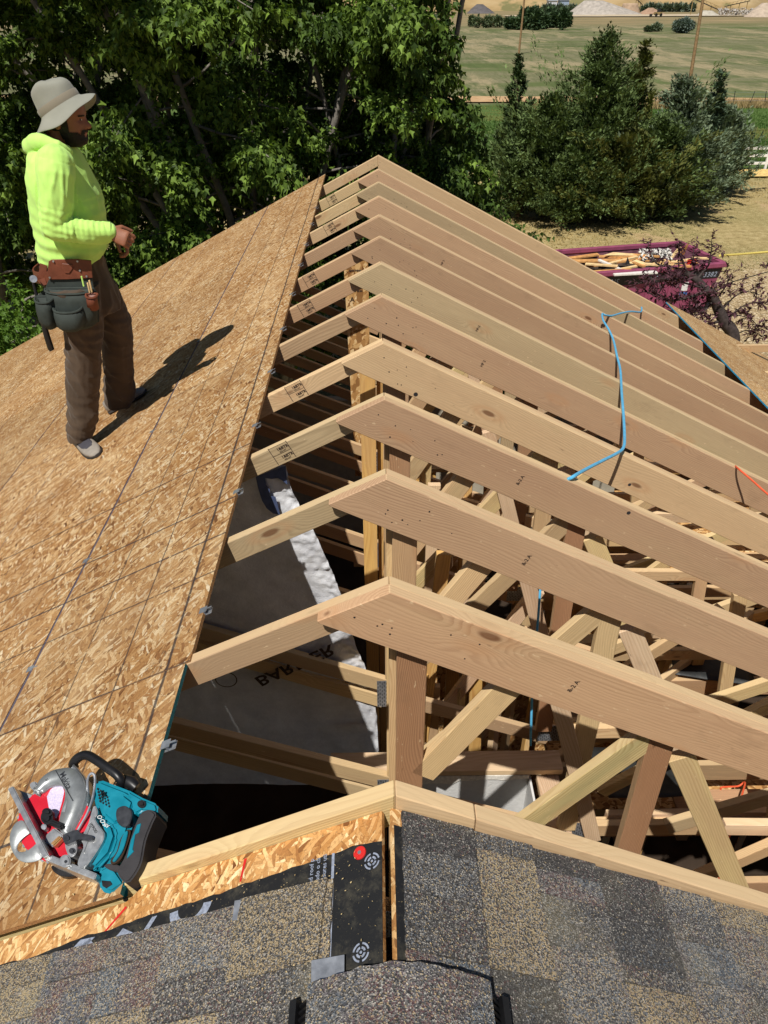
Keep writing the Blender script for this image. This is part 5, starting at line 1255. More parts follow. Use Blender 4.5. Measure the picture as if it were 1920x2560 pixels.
lay(310, 310, 720, 230, .10, 'old_tan', 'thin tan lath crossing toward the dark gap in the load', 1.40, 1.46)
lay(370, 335, 540, 262, .14, 'old_wood', 'short orange board at the near rim of the dumpster', 1.38, 1.42)
lay(350, 180, 600, 290, .10, 'old_white', 'white trim board pointing down from the left of the load', 1.55, 1.42)
lay(480, 310, 870, 290, .18, 'old_white', 'wide white trim board lying along the near rim', 1.46, 1.46)
lay(1030, 240, 1250, 215, .17, 'old_wood', 'orange brown plank by the right end of the load', 1.38, 1.42)
lay(1190, 162, 1340, 166, .09, 'old_tan', 'pale tan lath resting over the right end rim', 1.52, 1.52)
lay(985, 185, 1085, 60, .10, 'old_tan', 'pale lath sticking up out of the white rubble', 1.40, 1.80)
for k_, (a, b, c, d, w_, mt) in enumerate([(230, 215, 520, 235, .12, 'old_tan'), (300, 285, 640, 265, .10, 'old_wood'), (430, 215, 700, 150, .09, 'old_tan'), (560, 165, 760, 240, .11, 'old_wood'), (700, 210, 1000, 235, .13, 'old_tan'), (880, 265, 1180, 235, .12, 'old_wood'), (640, 130, 900, 150, .10, 'old_wood'), (1000, 200, 1180, 175, .10, 'old_tan')]):
    lay(a, b, c, d, w_, mt, ['tan lath across the left of the load, below the white trim', 'brown lath along the near rim behind the white trim boards', 'tan strip slanting up over the long middle plank', 'brown board crossing toward the strand-board offcut', 'tan board under the golden strand-board offcut', 'brown board along the near rim at the right', 'brown board beside the white rubble', 'tan lath lying under the red can'][k_], 1.47, 1.52)
def sheet_scrap(pts, mat, label, name='scrap_sheet'):
    P = [at_z(*q4(a, b), z) for a, b, z in pts]; m = MB(); m.prism(P, (0, 0, -.015)); tag(m.build(name, mat, fix=True), label, 'scrap sheet')
sheet_scrap([(610, 205, 1.5), (690, 175, 1.55), (870, 240, 1.45)], M['old_tan'], 'tan wedge of plywood lying on the load')
sheet_scrap([(835, 205, 1.5), (960, 168, 1.55), (1050, 225, 1.5), (980, 250, 1.45), (860, 240, 1.45)], M['osb_in'], 'golden strand-board offcut near the middle of the load')
sheet_scrap([(1075, 120, 1.75), (1172, 5, 2.25), (1120, 130, 1.7)], M['old_tan'], 'tall pale pointed offcut sticking up from the load')
sheet_scrap([(390, 135, 1.5), (480, 110, 1.52), (700, 125, 1.5), (690, 140, 1.48), (520, 135, 1.48)], M['old_tan'], 'pale board sheet tucked under the far rim')
sheet_scrap([(590, 215, 1.55), (610, 150, 1.75), (630, 210, 1.55)], M['old_black'], 'small black felt triangle standing in the load')
sheet_scrap([(640, 250, 1.42), (860, 225, 1.45), (850, 280, 1.40), (600, 290, 1.38)], M['old_black'], 'black felt sheet in the dark gap of the load')
r_ = random.Random(12)
V, T = [], []
for k in range(150):
    p = at_z(*q4(r_.uniform(720, 1010), r_.uniform(90, 175)), 1.45+r_.uniform(-.1, .12)); s = r_.uniform(.05, .13); b = len(V)
    V += [p+Vector((r_.uniform(-s, s), r_.uniform(-s, s), r_.uniform(-s, s))) for _ in range(4)]; T += [(b, b+1, b+2), (b, b+2, b+3), (b, b+3, b+1), (b+1, b+3, b+2)]
tag(np_mesh('plaster_rubble', V, T, M['old_white']), kind='stuff')
m = MB(); p = at_z(*q4(1190, 200), 1.5); m.tube([p+Vector((-.1, 0, 0)), p+Vector((.1, .05, 0))], .08, 10); tag(m.build('paint_can', M['red_cap']), 'small red can on the right end of the dumpster load', 'can')
m = MB(); A = at_z(1555, 552, 1.5); m.tube([A, at_z(1600, 549, 1.1), at_z(1659, 544, .9), at_z(1760, 536, .6)], .035, 6); tag(m.build('yellow_rope', plain('yellow_rope', (226, 206, 110), .7), smooth=True), 'taut yellow rope leading away from the dumpster corner', 'rope')

# ------------------------------------------------------------------ purple-leaved plum in front of the dumpster
YP = 15.6
def z4(a, b, y=YP): return at_y((1380+a*540/1659)/DP, (560+b*540/1659)/DP, y)
tk = [z4(1390, 862), z4(1330, 760), z4(1290, 680), z4(1240, 570), z4(1180, 500), z4(1110, 430), z4(1040, 385), z4(1000, 345)]
g = tk[0].copy(); base = Vector((g.x+.25, g.y, 0)); tk = [base, base.lerp(tk[0], .55)+Vector((.04, 0, 0))]+tk
pl = thing('plum_tree', 'dark purple-leaved plum tree with a bent black trunk before the dumpster', 'tree', base)
m = MB(); m.tube(spline(tk, 5), list(np.linspace(.17, .045, (len(tk)-1)*5+1)), 9); m.build('trunk', M['bark_dark'], pl, smooth='all')
limbs = [([(1240, 560), (1245, 525), (1190, 518), (1110, 545), (980, 580), (880, 590)], .055, -.4), ([(1000, 345), (930, 385), (880, 440), (800, 560)], .035, .3), ([(1215, 548), (1228, 510), (1224, 482)], .045, .05), ([(1290, 745), (1215, 768), (1150, 790)], .035, -.3),
         ([(1110, 430), (1150, 380), (1200, 320), (1235, 230)], .03, .4), ([(1040, 385), (1010, 300), (975, 210), (965, 150)], .026, -.3), ([(1000, 345), (900, 330), (800, 300), (745, 200), (740, 130)], .024, .5), ([(1180, 500), (1080, 470), (960, 440), (840, 420)], .028, -.6), ([(1250, 590), (1320, 500), (1350, 440), (1345, 360)], .018, .4),
         ([(1290, 680), (1400, 560), (1500, 520), (1600, 545)], .018, .2), ([(1330, 760), (1450, 640), (1570, 600), (1659, 620)], .016, -.2), ([(1310, 720), (1420, 700), (1540, 740), (1600, 820)], .014, .5), ([(1390, 862), (1480, 820), (1560, 830), (1640, 880)], .014, .2),
         ([(1240, 570), (1140, 620), (1000, 660), (880, 640)], .022, .6), ([(1240, 580), (1180, 660), (1080, 700), (1000, 700)], .02, -.5), ([(900, 330), (860, 300), (870, 290)], .014, .1), ([(1110, 430), (1090, 330), (1085, 250), (1090, 185)], .02, .3), ([(1200, 320), (1225, 200), (1222, 120)], .016, -.1),
         ([(1640, 330), (1700, 300), (1750, 250)], .012, 0), ([(800, 560), (720, 520), (650, 540)], .016, .2), ([(880, 440), (760, 430), (660, 460)], .016, -.2)]
PP, DD_ = [], []; lm = MB(); r_ = random.Random(3)
for pts, rad, dy in limbs:
    P3 = [z4(a, b, YP+dy*i/(len(pts)-1)) for i, (a, b) in enumerate(pts)]; sp3 = spline(P3, 5); lm.tube(sp3, list(np.linspace(rad, rad*.35, len(sp3))), 6)
    L = sum((sp3[i+1]-sp3[i]).length for i in range(len(sp3)-1)); dense = (.12 if pts[-1][1] < 300 else .62) if pts[0][0] < 1260 and pts[-1][0] < 1260 else .42
    for q in range(int(L*30*dense)+3):
        f = .25+.75*r_.random(); i = min(len(sp3)-2, int(f*(len(sp3)-1))); o = sp3[i]; d = Vector((r_.gauss(0, 1), r_.gauss(0, .8), r_.gauss(.35, .7))).normalized()
        tw = curve(o, d, r_.uniform(.18, .5)*(1 if dense == 1 else .8), 4, r_, .12, (0, 0, -.03)); lm.tube(tw, [.005, .004, .003, .0025, .002], 4, False)
        for l in range(10):
            g_ = .2+.8*(l+r_.random())/10; j = min(3, int(g_*4)); PP.append(tuple(tw[j].lerp(tw[j+1], g_*4-j))); t_ = (tw[j+1]-tw[j]).normalized(); DD_.append(tuple(t_*.7+Vector((r_.gauss(0, .6), r_.gauss(0, .6), r_.gauss(-.05, .5)))))
for a, b in [(740, 125), (965, 145), (1222, 120), (1092, 185)]:
    for l in range(30): PP.append(tuple(z4(a, b+r_.uniform(-5, 150))+Vector((r_.gauss(0, .02), r_.gauss(0, .02), 0)))); DD_.append((r_.choice((-1, 1))*.8, r_.gauss(0, .6), .5))
tag(lm.build('branches', M['bark_dark'], pl, smooth='all'), kind='stuff')
PP = np.array(PP); DD_ = np.array(DD_); n = len(PP); a, b = np.array(lin((58, 32, 42))), np.array(lin((110, 74, 84)))
foliage('crown', PP, DD_, .105*rng.uniform(.6, 1.3, n), (a+(b-a)*rng.random((n, 1)))*rng.uniform(.7, 1.3, (n, 1)), M['leaf'], pl, LANCE, LANCE_T, .3)
m = MB(); e_ = z4(1224, 480, YP+.05); m.tube([e_+Vector((0, 0, -.008)), e_+Vector((0, 0, .012))], .022, 10); m.build('cut_end', M['old_tan'], pl)
# ------------------------------------------------------------------ the worker
YB = 3.98
def Z1(x, y, yw=YB): return at_y((40+x*400/1659)/DP, (160+y*400/1659)/DP, yw)
def Z2(x, y, yw=YB): return at_y((40+x*400/1475)/DP, (580+y*400/1475)/DP, yw)
def fabric(name, c, var=.1, rough=.85, weave=420, b=.25, emul=None):
    t = NT(name); P = t.coord(); n = t.noise(P, 7, 4, .6); w_ = t.noise(P, weave, 2); c = lin(c)
    col = t.mix(t.rng(n, .3, .7), tuple(x*(1-var) for x in c), tuple(min(1, x*(1+var)) for x in c))
    t.put(t.b, 'Sheen Weight', .15); t.bump(w_, b, .0008); return t.fin(col, rough, .15)
M['hivis'] = fabric('hi_vis_knit', (192, 238, 122), .06); M['brown_cloth'] = fabric('brown_work_cloth', (80, 66, 53), .2)
M['hat'] = fabric('khaki_hat_cloth', (142, 142, 130), .1, .9, 300); M['hat_band'] = fabric('hat_band_cloth', (136, 128, 112), .06, .9, 300)
def skin_mat():
    t = NT('brown_skin'); P = t.coord(); n = t.noise(P, 40, 3)
    c = t.mix(n, lin((128, 82, 60)), lin((160, 106, 80))); t.put(t.b, 'Subsurface Weight', .06); t.put(t.b, 'Subsurface Radius', (.01, .004, .002)); return t.fin(c, .5, .35)
M['skin'] = skin_mat(); M['hair'] = plain('dark_hair', (28, 22, 20), .6, .3, var=.3, scale=120)
M['lip'] = plain('lip', (150, 92, 82), .45, .35); M['eye'] = plain('eye_dark', (30, 24, 22), .3, .5); M['eye_white'] = plain('eye_white', (200, 192, 184), .35, .5)
M['leather'] = plain('brown_leather', (112, 62, 44), .5, .35, var=.25, scale=20, bump=.3, bscale=160, bdist=.001); M['canvas'] = plain('dark_green_canvas', (58, 64, 60), .75, .2, var=.18, scale=25, bump=.35, bscale=380, bdist=.0008)
M['shoe'] = plain('grey_suede', (146, 138, 128), .8, .2, var=.12, scale=30); M['shoe_dark'] = plain('shoe_mesh', (70, 68, 74), .8, .2, var=.2, scale=160); M['sole'] = plain('dark_sole', (58, 54, 52), .7, .2)
man = thing('person', 'worker in hi-vis yellow hooded shirt, brown trousers and wide-brimmed hat on the deck', 'person', at_left(230, 930))

def ell(c, rx, ry, n=20, tilt=0.0, fx=0.0):
    """ring round c in the ground plane, tilted about Y"""
    out = []
    for i in range(n):
        a = 2*math.pi*i/n; x = math.cos(a)*rx; y = math.sin(a)*ry
        out.append(c+Vector((x*math.cos(tilt), y, x*math.sin(tilt))))
    return out
def lv(Z, rows, yw, yr, n=22, tilt=0.0):
    """rings from silhouette rows (y, x_left, x_right); yr = half depth or list"""
    R_ = []
    for i, (y, a, b) in enumerate(rows):
        A, B = Z(a, y, yw), Z(b, y, yw); c = (A+B)/2; rx = (B-A).length/2; d = yr[i] if hasattr(yr, '__len__') else yr*rx
        R_.append(ell(c, rx, d, n, tilt))
    return R_
def remesh(parts, name, voxel, mat, parent, disp=None, smooth_it=2, hollow=None):
    m = MB()
    for p in parts: m.V, m.F, m.M = m.V+[], m.F, m.M; m.add(p.V, p.F)
    me = raw_mesh('tmp', m.V, m.F); bm = bmesh.new(); bm.from_mesh(me); bmesh.ops.recalc_face_normals(bm, faces=bm.faces); bm.to_mesh(me); bm.free()
    o = bpy.data.objects.new('tmp', me); COL.objects.link(o)
    md = o.modifiers.new('r', 'REMESH'); md.mode = 'VOXEL'; md.voxel_size = voxel
    sm = o.modifiers.new('s', 'SMOOTH'); sm.iterations = smooth_it; sm.factor = .5
    dg = bpy.context.evaluated_depsgraph_get(); dg.update()
    out = bpy.data.meshes.new_from_object(o.evaluated_get(dg)); bpy.data.objects.remove(o); out.name = name
    n = len(out.vertices); co = np.empty(n*3, np.float32); out.vertices.foreach_get('co', co); co = co.reshape(-1, 3)
    no = np.empty(n*3, np.float32); out.vertices.foreach_get('normal', no); no = no.reshape(-1, 3)
    if disp is not None:
        d = np.array([disp(Vector(p), Vector(q)) for p, q in zip(co, no)], np.float32); co = co+no*d[:, None]
        out.vertices.foreach_set('co', co.ravel()); out.update()
    out.polygons.foreach_set('use_smooth', np.ones(len(out.polygons), bool)); out.materials.clear(); out.materials.append(mat)
    return link(bpy.data.objects.new(name, out), parent)
def capsule(pts, rads, n=14):
    m = MB(); P = [Vector(p) for p in pts]
    d0 = (P[0]-P[1]).normalized(); d1 = (P[-1]-P[-2]).normalized()
    m.tube([P[0]+d0*rads[0]*.75, P[0]+d0*rads[0]*.4]+P+[P[-1]+d1*rads[-1]*.4, P[-1]+d1*rads[-1]*.75], [rads[0]*.45, rads[0]*.85]+list(rads)+[rads[-1]*.85, rads[-1]*.45], n); return m
def fold(p, s, k=0.0): return noise.noise((p.x*s[0]+k, p.y*s[1], p.z*s[2]))
def ridge(v): return 1-abs(v)*2

# --- shirt
tor = MB(); tr_rows = [(820, 245, 520), (880, 185, 610), (960, 150, 660), (1060, 138, 715), (1180, 140, 775), (1300, 150, 835), (1420, 165, 880), (1560, 185, 905), (1700, 215, 925), (1830, 236, 940), (1920, 245, 930), (1985, 262, 905), (2025, 290, 860)]
tor.rings(lv(Z1, tr_rows, YB, [.075, .13, .175, .195, .20, .205, .206, .206, .205, .202, .198, .19, .175], 26))
EL = Z1(395, 1690, 3.72); SHR = Z1(410, 1010, 3.79); WR = Z1(985, 1745, 3.80)
slv = capsule([SHR, Z1(415, 1150, 3.755), Z1(420, 1400, 3.735), Z1(405, 1600, 3.725), EL], [.082, .080, .072, .067, .060])
fore = capsule([EL, Z1(560, 1715, 3.73), Z1(720, 1742, 3.75), Z1(880, 1750, 3.78), Z1(962, 1745, 3.80)], [.061, .057, .052, .048, .045])
ELL = Z1(520, 1640, 4.23); WL = Z1(1015, 1760, 4.10)
slvl = capsule([Z1(470, 1010, 4.17), Z1(480, 1300, 4.22), ELL], [.088, .08, .064]); forel = capsule([ELL, Z1(800, 1700, 4.17), Z1(960, 1715, 4.12)], [.06, .052, .045])
hood = MB()
hp_ = [(250, 745, 3.92), (185, 800, 3.93), (130, 870, 3.95), (112, 930, 3.99), (150, 960, 4.05)]
hoodc = capsule([Z1(560, 905, 3.90), Z1(430, 850, 3.86), Z1(300, 812, 3.865), Z1(205, 830, 3.91), Z1(160, 870, 3.98), Z1(205, 830, 4.05), Z1(320, 812, 4.09), Z1(450, 850, 4.09), Z1(570, 905, 4.05)], [.018, .026, .032, .038, .042, .038, .032, .026, .018])
hood2 = capsule([Z1(270, 790, 3.94), Z1(250, 815, 3.98), Z1(270, 790, 4.03)], [.034, .042, .034])
fa_d = (WR-EL).normalized(); ua_d = (EL-SHR).normalized()
def shirt_disp(p, q):
    d = .004*fold(p, (9, 9, 5))+.0045*max(0, ridge(fold(p+Vector((.3*p.z, 0, 0)), (13, 13, 5), 3))-.35)*1.6+.0015*ridge(fold(p, (34, 30, 16), 8))
    t = (p-EL).dot(fa_d); L = (WR-EL).length; r_ = ((p-EL)-fa_d*t).length
    if -.03 < t < L+.03 and r_ < .085:                                  # bunched sleeve
        ph = t*2*math.pi/.024+3.2*fold(p, (10, 10, 10), 7)+q.x*0+((p-EL)-fa_d*t).z*28; d += .0020*math.sin(ph)*max(0, min(1, (t+.03)/.06))*(.55+.45*q.z)*(.45+.55*abs(fold(p, (8, 8, 8), 4))*2)
    t2 = (p-SHR).dot(ua_d); L2 = (EL-SHR).length; r2_ = ((p-SHR)-ua_d*t2).length
    if 0 < t2 < L2+.05 and r2_ < .11:
        d += .0050*max(0, ridge(fold(p-ua_d*t2*.85, (24, 24, 24), 5))-.2)*1.4*min(1, t2/.1); 
        if t2 > L2*.70: d += .0012*math.sin(t2*2*math.pi/.035+3.5*fold(p, (14, 14, 14)))
    else:
        zt = p.z-ZC+1.02                                                # bunching above the belt
        if -.12 < zt < .22: d += .0038*math.sin((p.z+.35*(p.x+1.3))*2*math.pi/.062+2.6*fold(p, (7, 7, 9), 2))*max(0, 1-abs(zt-.02)/.2)
        else: d += .0026*math.sin((p.z*.7+.6*p.x)*2*math.pi/.11+3*fold(p, (5, 5, 5), 1))
    return d
shirt = remesh([tor, slv, fore, slvl, forel, hoodc, hood2], 'shirt', .0055, M['hivis'], man, shirt_disp, 3)
cuff = MB(); ax = fa_d; cuff.tube([WR-ax*.030, WR-ax*.026, WR-ax*.004, WR], [.043, .0475, .0475, .043], 18); cuff.build('cuff', M['hivis'], man, smooth=True)

# --- body: head, neck, trunk, arms and hands as one surface
HC = Z1(515, 555, YB); TL = R(-4)
HX = Vector((math.cos(TL), 0, math.sin(TL))); HZ = Vector((-math.sin(TL), 0, math.cos(TL)))
def head_pt(h, a, off=0.0):
    """h from 0 (chin) to 1 (crown); a = angle from straight ahead"""
    z = -.122+.238*h
    fr_ = np.interp(h, [0, .06, .14, .22, .30, .36, .42, .50, .56, .64, .8, .93, 1], [.052, .078, .086, .080, .087, .089, .089, .084, .089, .095, .088, .055, .012])
    bk = np.interp(h, [0, .1, .22, .4, .6, .75, .9, 1], [.012, .022, .050, .088, .102, .099, .066, .012])
    wd = np.interp(h, [0, .08, .2, .35, .5, .7, .88, 1], [.026, .047, .060, .069, .073, .076, .058, .012])
    c = math.cos(a); s = math.sin(a); x = (fr_ if c > 0 else bk)*math.copysign(abs(c)**.86, c); y = wd*math.copysign(abs(s)**.9, s)
    aa = abs((a+math.pi) % (2*math.pi)-math.pi)
    x += .030*math.exp(-(aa/.20)**2)*np.interp(h, [.30, .35, .40, .47, .54, .58], [0, .85, 1, .6, .28, 0])     # nose
    x += .006*math.exp(-(aa/.35)**2)*math.exp(-((h-.265)/.03)**2)+.004*math.exp(-(aa/.35)**2)*math.exp(-((h-.215)/.025)**2)  # lips
    x -= .010*math.exp(-((aa-.42)/.17)**2)*math.exp(-((h-.51)/.045)**2)                                          # eye sockets
    x += .006*math.exp(-((aa-.40)/.3)**2)*math.exp(-((h-.585)/.03)**2)                                           # brow
    r_ = 1+off/.08
    return HC+HX*(x*r_)+Vector((0, -y*r_, 0))+HZ*(z*(1+off*.0))
head = MB(); head.rings([[head_pt(h, 2*math.pi*i/44) for i in range(44)] for h in np.linspace(0, 1, 34)])
neck = capsule([Z1(400, 900, YB), Z1(430, 800, YB), Z1(465, 690, YB)], [.075, .062, .058], 18)
trunk = MB(); trunk.rings(lv(Z1, [(940, 300, 560), (1100, 230, 640), (1400, 250, 790), (1700, 290, 840), (1950, 320, 820)], YB, [.12, .15, .16, .16, .15], 18))
ear = MB()
for sgn in (-1, 1):
    e0 = head_pt(.46, R(96)*-sgn if False else R(96)*sgn); 
    ear.rings([[e0+HX*(.016*math.cos(t)-.004)+HZ*(.030*math.sin(t)-.002)+Vector((0, -sgn*k_, 0))*1.0 for t in [2*math.pi*i/12 for i in range(12)]] for k_ in (-.006, .004, .012)])
def hand(w0, axis, palm_n, side, curl, sc=1.0):
    """wrist, direction of the hand, back-of-hand normal, thumb side; five bent fingers"""
    ax = Vector(axis).normalized(); nb = Vector(palm_n); nb = (nb-ax*nb.dot(ax)).normalized(); sd_ = Vector(side); sd_ = (sd_-ax*sd_.dot(ax)-nb*sd_.dot(nb)).normalized()
    out = []; pm = MB(); rr = []
    for t, hw, hd in [(0, .026, .020), (.02, .030, .019), (.05, .038, .016), (.085, .041, .0145), (.095, .036, .011)]:
        rr.append([w0+ax*t*sc+sd_*math.cos(a)*hw*sc+nb*math.sin(a)*hd*sc for a in [2*math.pi*i/16 for i in range(16)]])
    pm.rings(rr); out.append(pm)
    for k, (o, L) in enumerate([(.030, .072), (.010, .080), (-.010, .075), (-.029, .060)]):
        p = w0+ax*.085*sc+sd_*o*sc-nb*.002; pts = [p-ax*.03*sc, p]; ang = 0
        for q, f in enumerate((.45, .32, .24)):
            ang += R(curl[q]+4*k); d = ax*math.cos(ang)-nb*math.sin(ang); p = p+d*L*f*sc; pts.append(p)
        out.append(capsule(pts, [.0098*sc, .0098*sc, .009*sc, .0082*sc, .0072*sc], 10))
    p = w0+ax*.022*sc+sd_*.026*sc-nb*.006; d1 = (ax*.65+sd_*.65-nb*.35).normalized(); d2 = (ax*.85+sd_*.1-nb*.55).normalized()
    out.append(capsule([p-d1*.01, p+d1*.036*sc, p+d1*.036*sc+d2*.028*sc, p+d1*.036*sc+d2*.052*sc], [.014*sc, .0115*sc, .010*sc, .0085*sc], 10))
    return out
hr = hand(WR-fa_d*.012, Vector((.93, -.05, -.36)), Vector((.15, -.88, .5)), Vector((.1, .35, .9)), (38, 52, 40), 1.0)
hl = hand(WL, Vector((.75, -.15, -.75)), Vector((.5, .3, .5)), Vector((.1, -.9, .3)), (36, 48, 36), 1.0)
armr = capsule([SHR, EL, WR], [.05, .04, .029]); arml = capsule([Z1(470, 1010, 4.17), ELL, WL], [.05, .04, .029])
body = remesh([head, neck, trunk, ear, armr, arml]+hr+hl, 'body', .0036, M['skin'], man, None, 2)
def patch(name, mat, hs_, as_, off, keep, nz=.0015):
    m = MB(); n, k = len(as_), len(hs_); V = [head_pt(h, a, off+nz*noise.noise((h*40, a*12, 1))) for h in hs_ for a in as_]
    F_ = [(i*n+j, i*n+j+1, (i+1)*n+j+1, (i+1)*n+j) for i in range(k-1) for j in range(n-1) if keep((hs_[i]+hs_[i+1])/2, abs((as_[j]+as_[j+1])/2))]
    m.add(V, F_); return m.build(name, mat, man, smooth='all')
A_ = list(np.linspace(-1.75, 1.75, 71)); H_ = list(np.linspace(-.0, .5, 41))
def bk(h, a):
    if h < .15: return a < 1.6
    if h < .29: return (a > .42 and h < .20+.24*max(0, a-.45)) or (h < .19) or (a > .28 and a < .62 and h < .30)
    if h < .33: return a < .55 or a > 1.30
    return 1.30 < a < 1.62 and h < .52
patch('beard', M['hair'], H_, A_, .0045, bk, .003)
patch('hair', M['hair'], list(np.linspace(.30, .82, 30)), list(np.linspace(1.62, 2*math.pi-1.62, 60)), .006, lambda h, a: True, .003)
patch('eyebrow', M['hair'], [.565, .58, .595], list(np.linspace(-.70, -.18, 14)), .002, lambda h, a: True)
patch('eyebrow', M['hair'], [.565, .58, .595], list(np.linspace(.18, .70, 14)), .002, lambda h, a: True)
for sgn in (-1, 1):
    patch('eye', M['eye_white'], [.495, .505, .515, .525], list(np.linspace(sgn*.40-.14, sgn*.40+.14, 9)), .0012, lambda h, a: True, 0)
    patch('eye', M['eye'], [.492, .51, .528], list(np.linspace(sgn*.36-.05, sgn*.36+.05, 6)), .0022, lambda h, a: True, 0)
    patch('lip', M['lip'], [.205, .222, .24, .255, .27], list(np.linspace(sgn*.0-.26, .26, 12)), .0014, lambda h, a: True, 0) if sgn > 0 else None

# --- hat
BR = Z1(478, 462, YB); ta = R(27.5)
AX = Vector((math.cos(ta), 0, math.sin(ta))); AZ = Vector((-math.sin(ta), 0, math.cos(ta)))
def hp2(x, y, z): return BR+AX*x+Vector((0, y, 0))+AZ*z
hat = MB(); nh = 40; rings_ = []
prof = [(.166, -.034, .010), (.161, -.028, .0), (.128, -.012, 0), (.108, .004, 0), (.101, .012, 0), (.100, .030, 0), (.099, .040, 0), (.097, .070, 0), (.090, .100, 0), (.078, .118, 0), (.055, .127, 0), (.02, .128, 0)]
for i, (r_, z, _) in enumerate(prof):
    ring = []
    for j in range(nh):
        a = 2*math.pi*j/nh; wob = .008*math.sin(2*a+1.2)+.005*math.sin(5*a) if i < 3 else 0.0
        zz = z-(.014*abs(math.sin(a))**1.5 if i < 3 else 0)*((3-i)/3.)
        if i >= 7: zz += .010*noise.noise((math.cos(a)*1.6, math.sin(a)*1.6, i*.6))-.012*max(0, math.cos(a))*(i >= 8); 
        rr = r_*(1+(.10 if i > 6 else 0)*noise.noise((math.cos(a)*1.3, math.sin(a)*1.3, i*.35+2)))
        ring.append(hp2(math.cos(a)*rr*1.04, math.sin(a)*rr*.92, zz+wob))
    rings_.append(ring)
hat.rings(rings_, False); hat.add(rings_[-1], [tuple(range(nh))])
ho = hat.build('hat', M['hat'], man, smooth='all'); md = ho.modifiers.new('t', 'SOLIDIFY'); md.thickness = .003; md.offset = -1; md = ho.modifiers.new('s', 'SUBSURF'); md.levels = md.render_levels = 1
bd_ = MB(); bd_.rings([[hp2(math.cos(a)*r_*1.04, math.sin(a)*r_*.92, z) for a in [2*math.pi*j/nh for j in range(nh)]] for r_, z in ((.1030, .010), (.1036, .013), (.1030, .039), (.1012, .042))], False)
link_o = bd_.build('hat_band', M['hat_band'], ho, smooth='all')
# yellow hi-vis glimpse and glasses strap under the brim
# --- trousers
hips = MB(); hips.rings(lv(Z2, [(215, 232, 800), (300, 232, 815), (400, 245, 850), (520, 285, 905), (640, 330, 955), (720, 380, 975)], 4.0, [.165, .185, .20, .205, .20, .15], 24))
rleg = MB(); rleg.rings(lv(Z2, [(480, 285, 760), (700, 385, 800), (900, 432, 802), (1050, 445, 798), (1200, 450, 788), (1350, 456, 776), (1500, 462, 772), (1650, 478, 767), (1730, 470, 764), (1790, 450, 745), (1850, 462, 730), (1905, 480, 722)], 3.86, [.15, .118, .108, .100, .095, .092, .090, .088, .09, .092, .088, .084], 20))
lleg = MB(); lleg.rings(lv(Z2, [(480, 520, 925), (640, 640, 985), (800, 740, 1050), (950, 785, 1078), (1100, 790, 1076), (1250, 806, 1084), (1400, 808, 1098), (1480, 806, 1104), (1550, 815, 1096), (1600, 850, 1066)], 4.17, [.13, .125, .115, .105, .100, .095, .092, .094, .09, .08], 20))
def tr_disp(p, q):
    d = -.010+.005*fold(p, (8, 8, 4), 1)+.007*max(0, ridge(fold(p+Vector((.35*p.z, 0, 0)), (12, 12, 4.5), 6))-.3)*1.5
    d += .0045*max(0, ridge(fold(p+Vector((0, 0, .8*p.x)), (6, 6, 11), 9))-.45)*2; d += .006*max(0, 1-abs((p.z-ZC+1.52-.25*(p.x+1.6))/.10))*math.sin((p.z+.5*p.x)*2*math.pi/.06+2*fold(p, (6, 6, 6)))*.5
    z = p.z-ZC
    if z < -1.80: d += .0045*math.sin((p.z+.4*p.x)*2*math.pi/.075+4*fold(p, (8, 8, 6), 2))*(.3+abs(fold(p, (5, 5, 5), 8))*1.6)
    return d
remesh([hips, rleg, lleg], 'trousers', .0065, M['brown_cloth'], man, tr_disp, 2)
# --- shoes
def shoe(heel, toe, name='shoe'):
    x = (toe-heel); L = x.length; x.normalize(); nz_ = NL; y = nz_.cross(x).normalized()
    def ring(t, hw, h0, h1, n=16):
        c = heel+x*L*t; out = []
        for i in range(n):
            a = 2*math.pi*i/n; s_, c_ = math.sin(a), math.cos(a)
            out.append(c+y*(hw*math.copysign(abs(c_)**.7, c_))+nz_*(h0+(h1-h0)*(.5+.5*math.copysign(abs(s_)**.75, s_))))
        return out
    up_ = MB(); up_.rings([ring(.0, .018, .012, .06), ring(.03, .034, .010, .085), ring(.18, .040, .010, .098), ring(.34, .041, .010, .096), ring(.50, .045, .010, .078), ring(.68, .051, .010, .060), ring(.84, .049, .010, .050), ring(.95, .036, .012, .040), ring(1.0, .015, .016, .028)])
    so_ = up_.build(name, M['shoe'], man, smooth='all')
    sl2 = MB(); sl2.rings([ring(-.01, .020, 0, .020), ring(.03, .038, 0, .021), ring(.3, .043, 0, .020), ring(.68, .055, 0, .020), ring(.86, .052, .001, .021), ring(.97, .036, .004, .024), ring(1.02, .014, .010, .024)]); sl2.build('sole', M['sole'], so_, smooth=True)
    v = MB(); 
    v.rings([ring(.42, .036, .07, .0885), ring(.55, .037, .06, .0755), ring(.72, .036, .045, .0595), ring(.82, .024, .04, .0515)]); v.build('vamp', M['shoe_dark'], so_, smooth='all')
    lc_ = MB()
    for t in (.40, .47, .54, .61): c = heel+x*L*t+nz_*(.094-.075*(t-.36)); lc_.tube([c-y*.026-nz_*.006, c+nz_*.003, c+y*.026-nz_*.006], .0028, 6)
    lc_.build('lace', M['old_white'], so_)
    return so_
shoe(at_left(168, 951), at_left(208, 986)+Vector((.02, -.01, -.0)))
shoe(at_left(238, 893), at_left(318, 848))

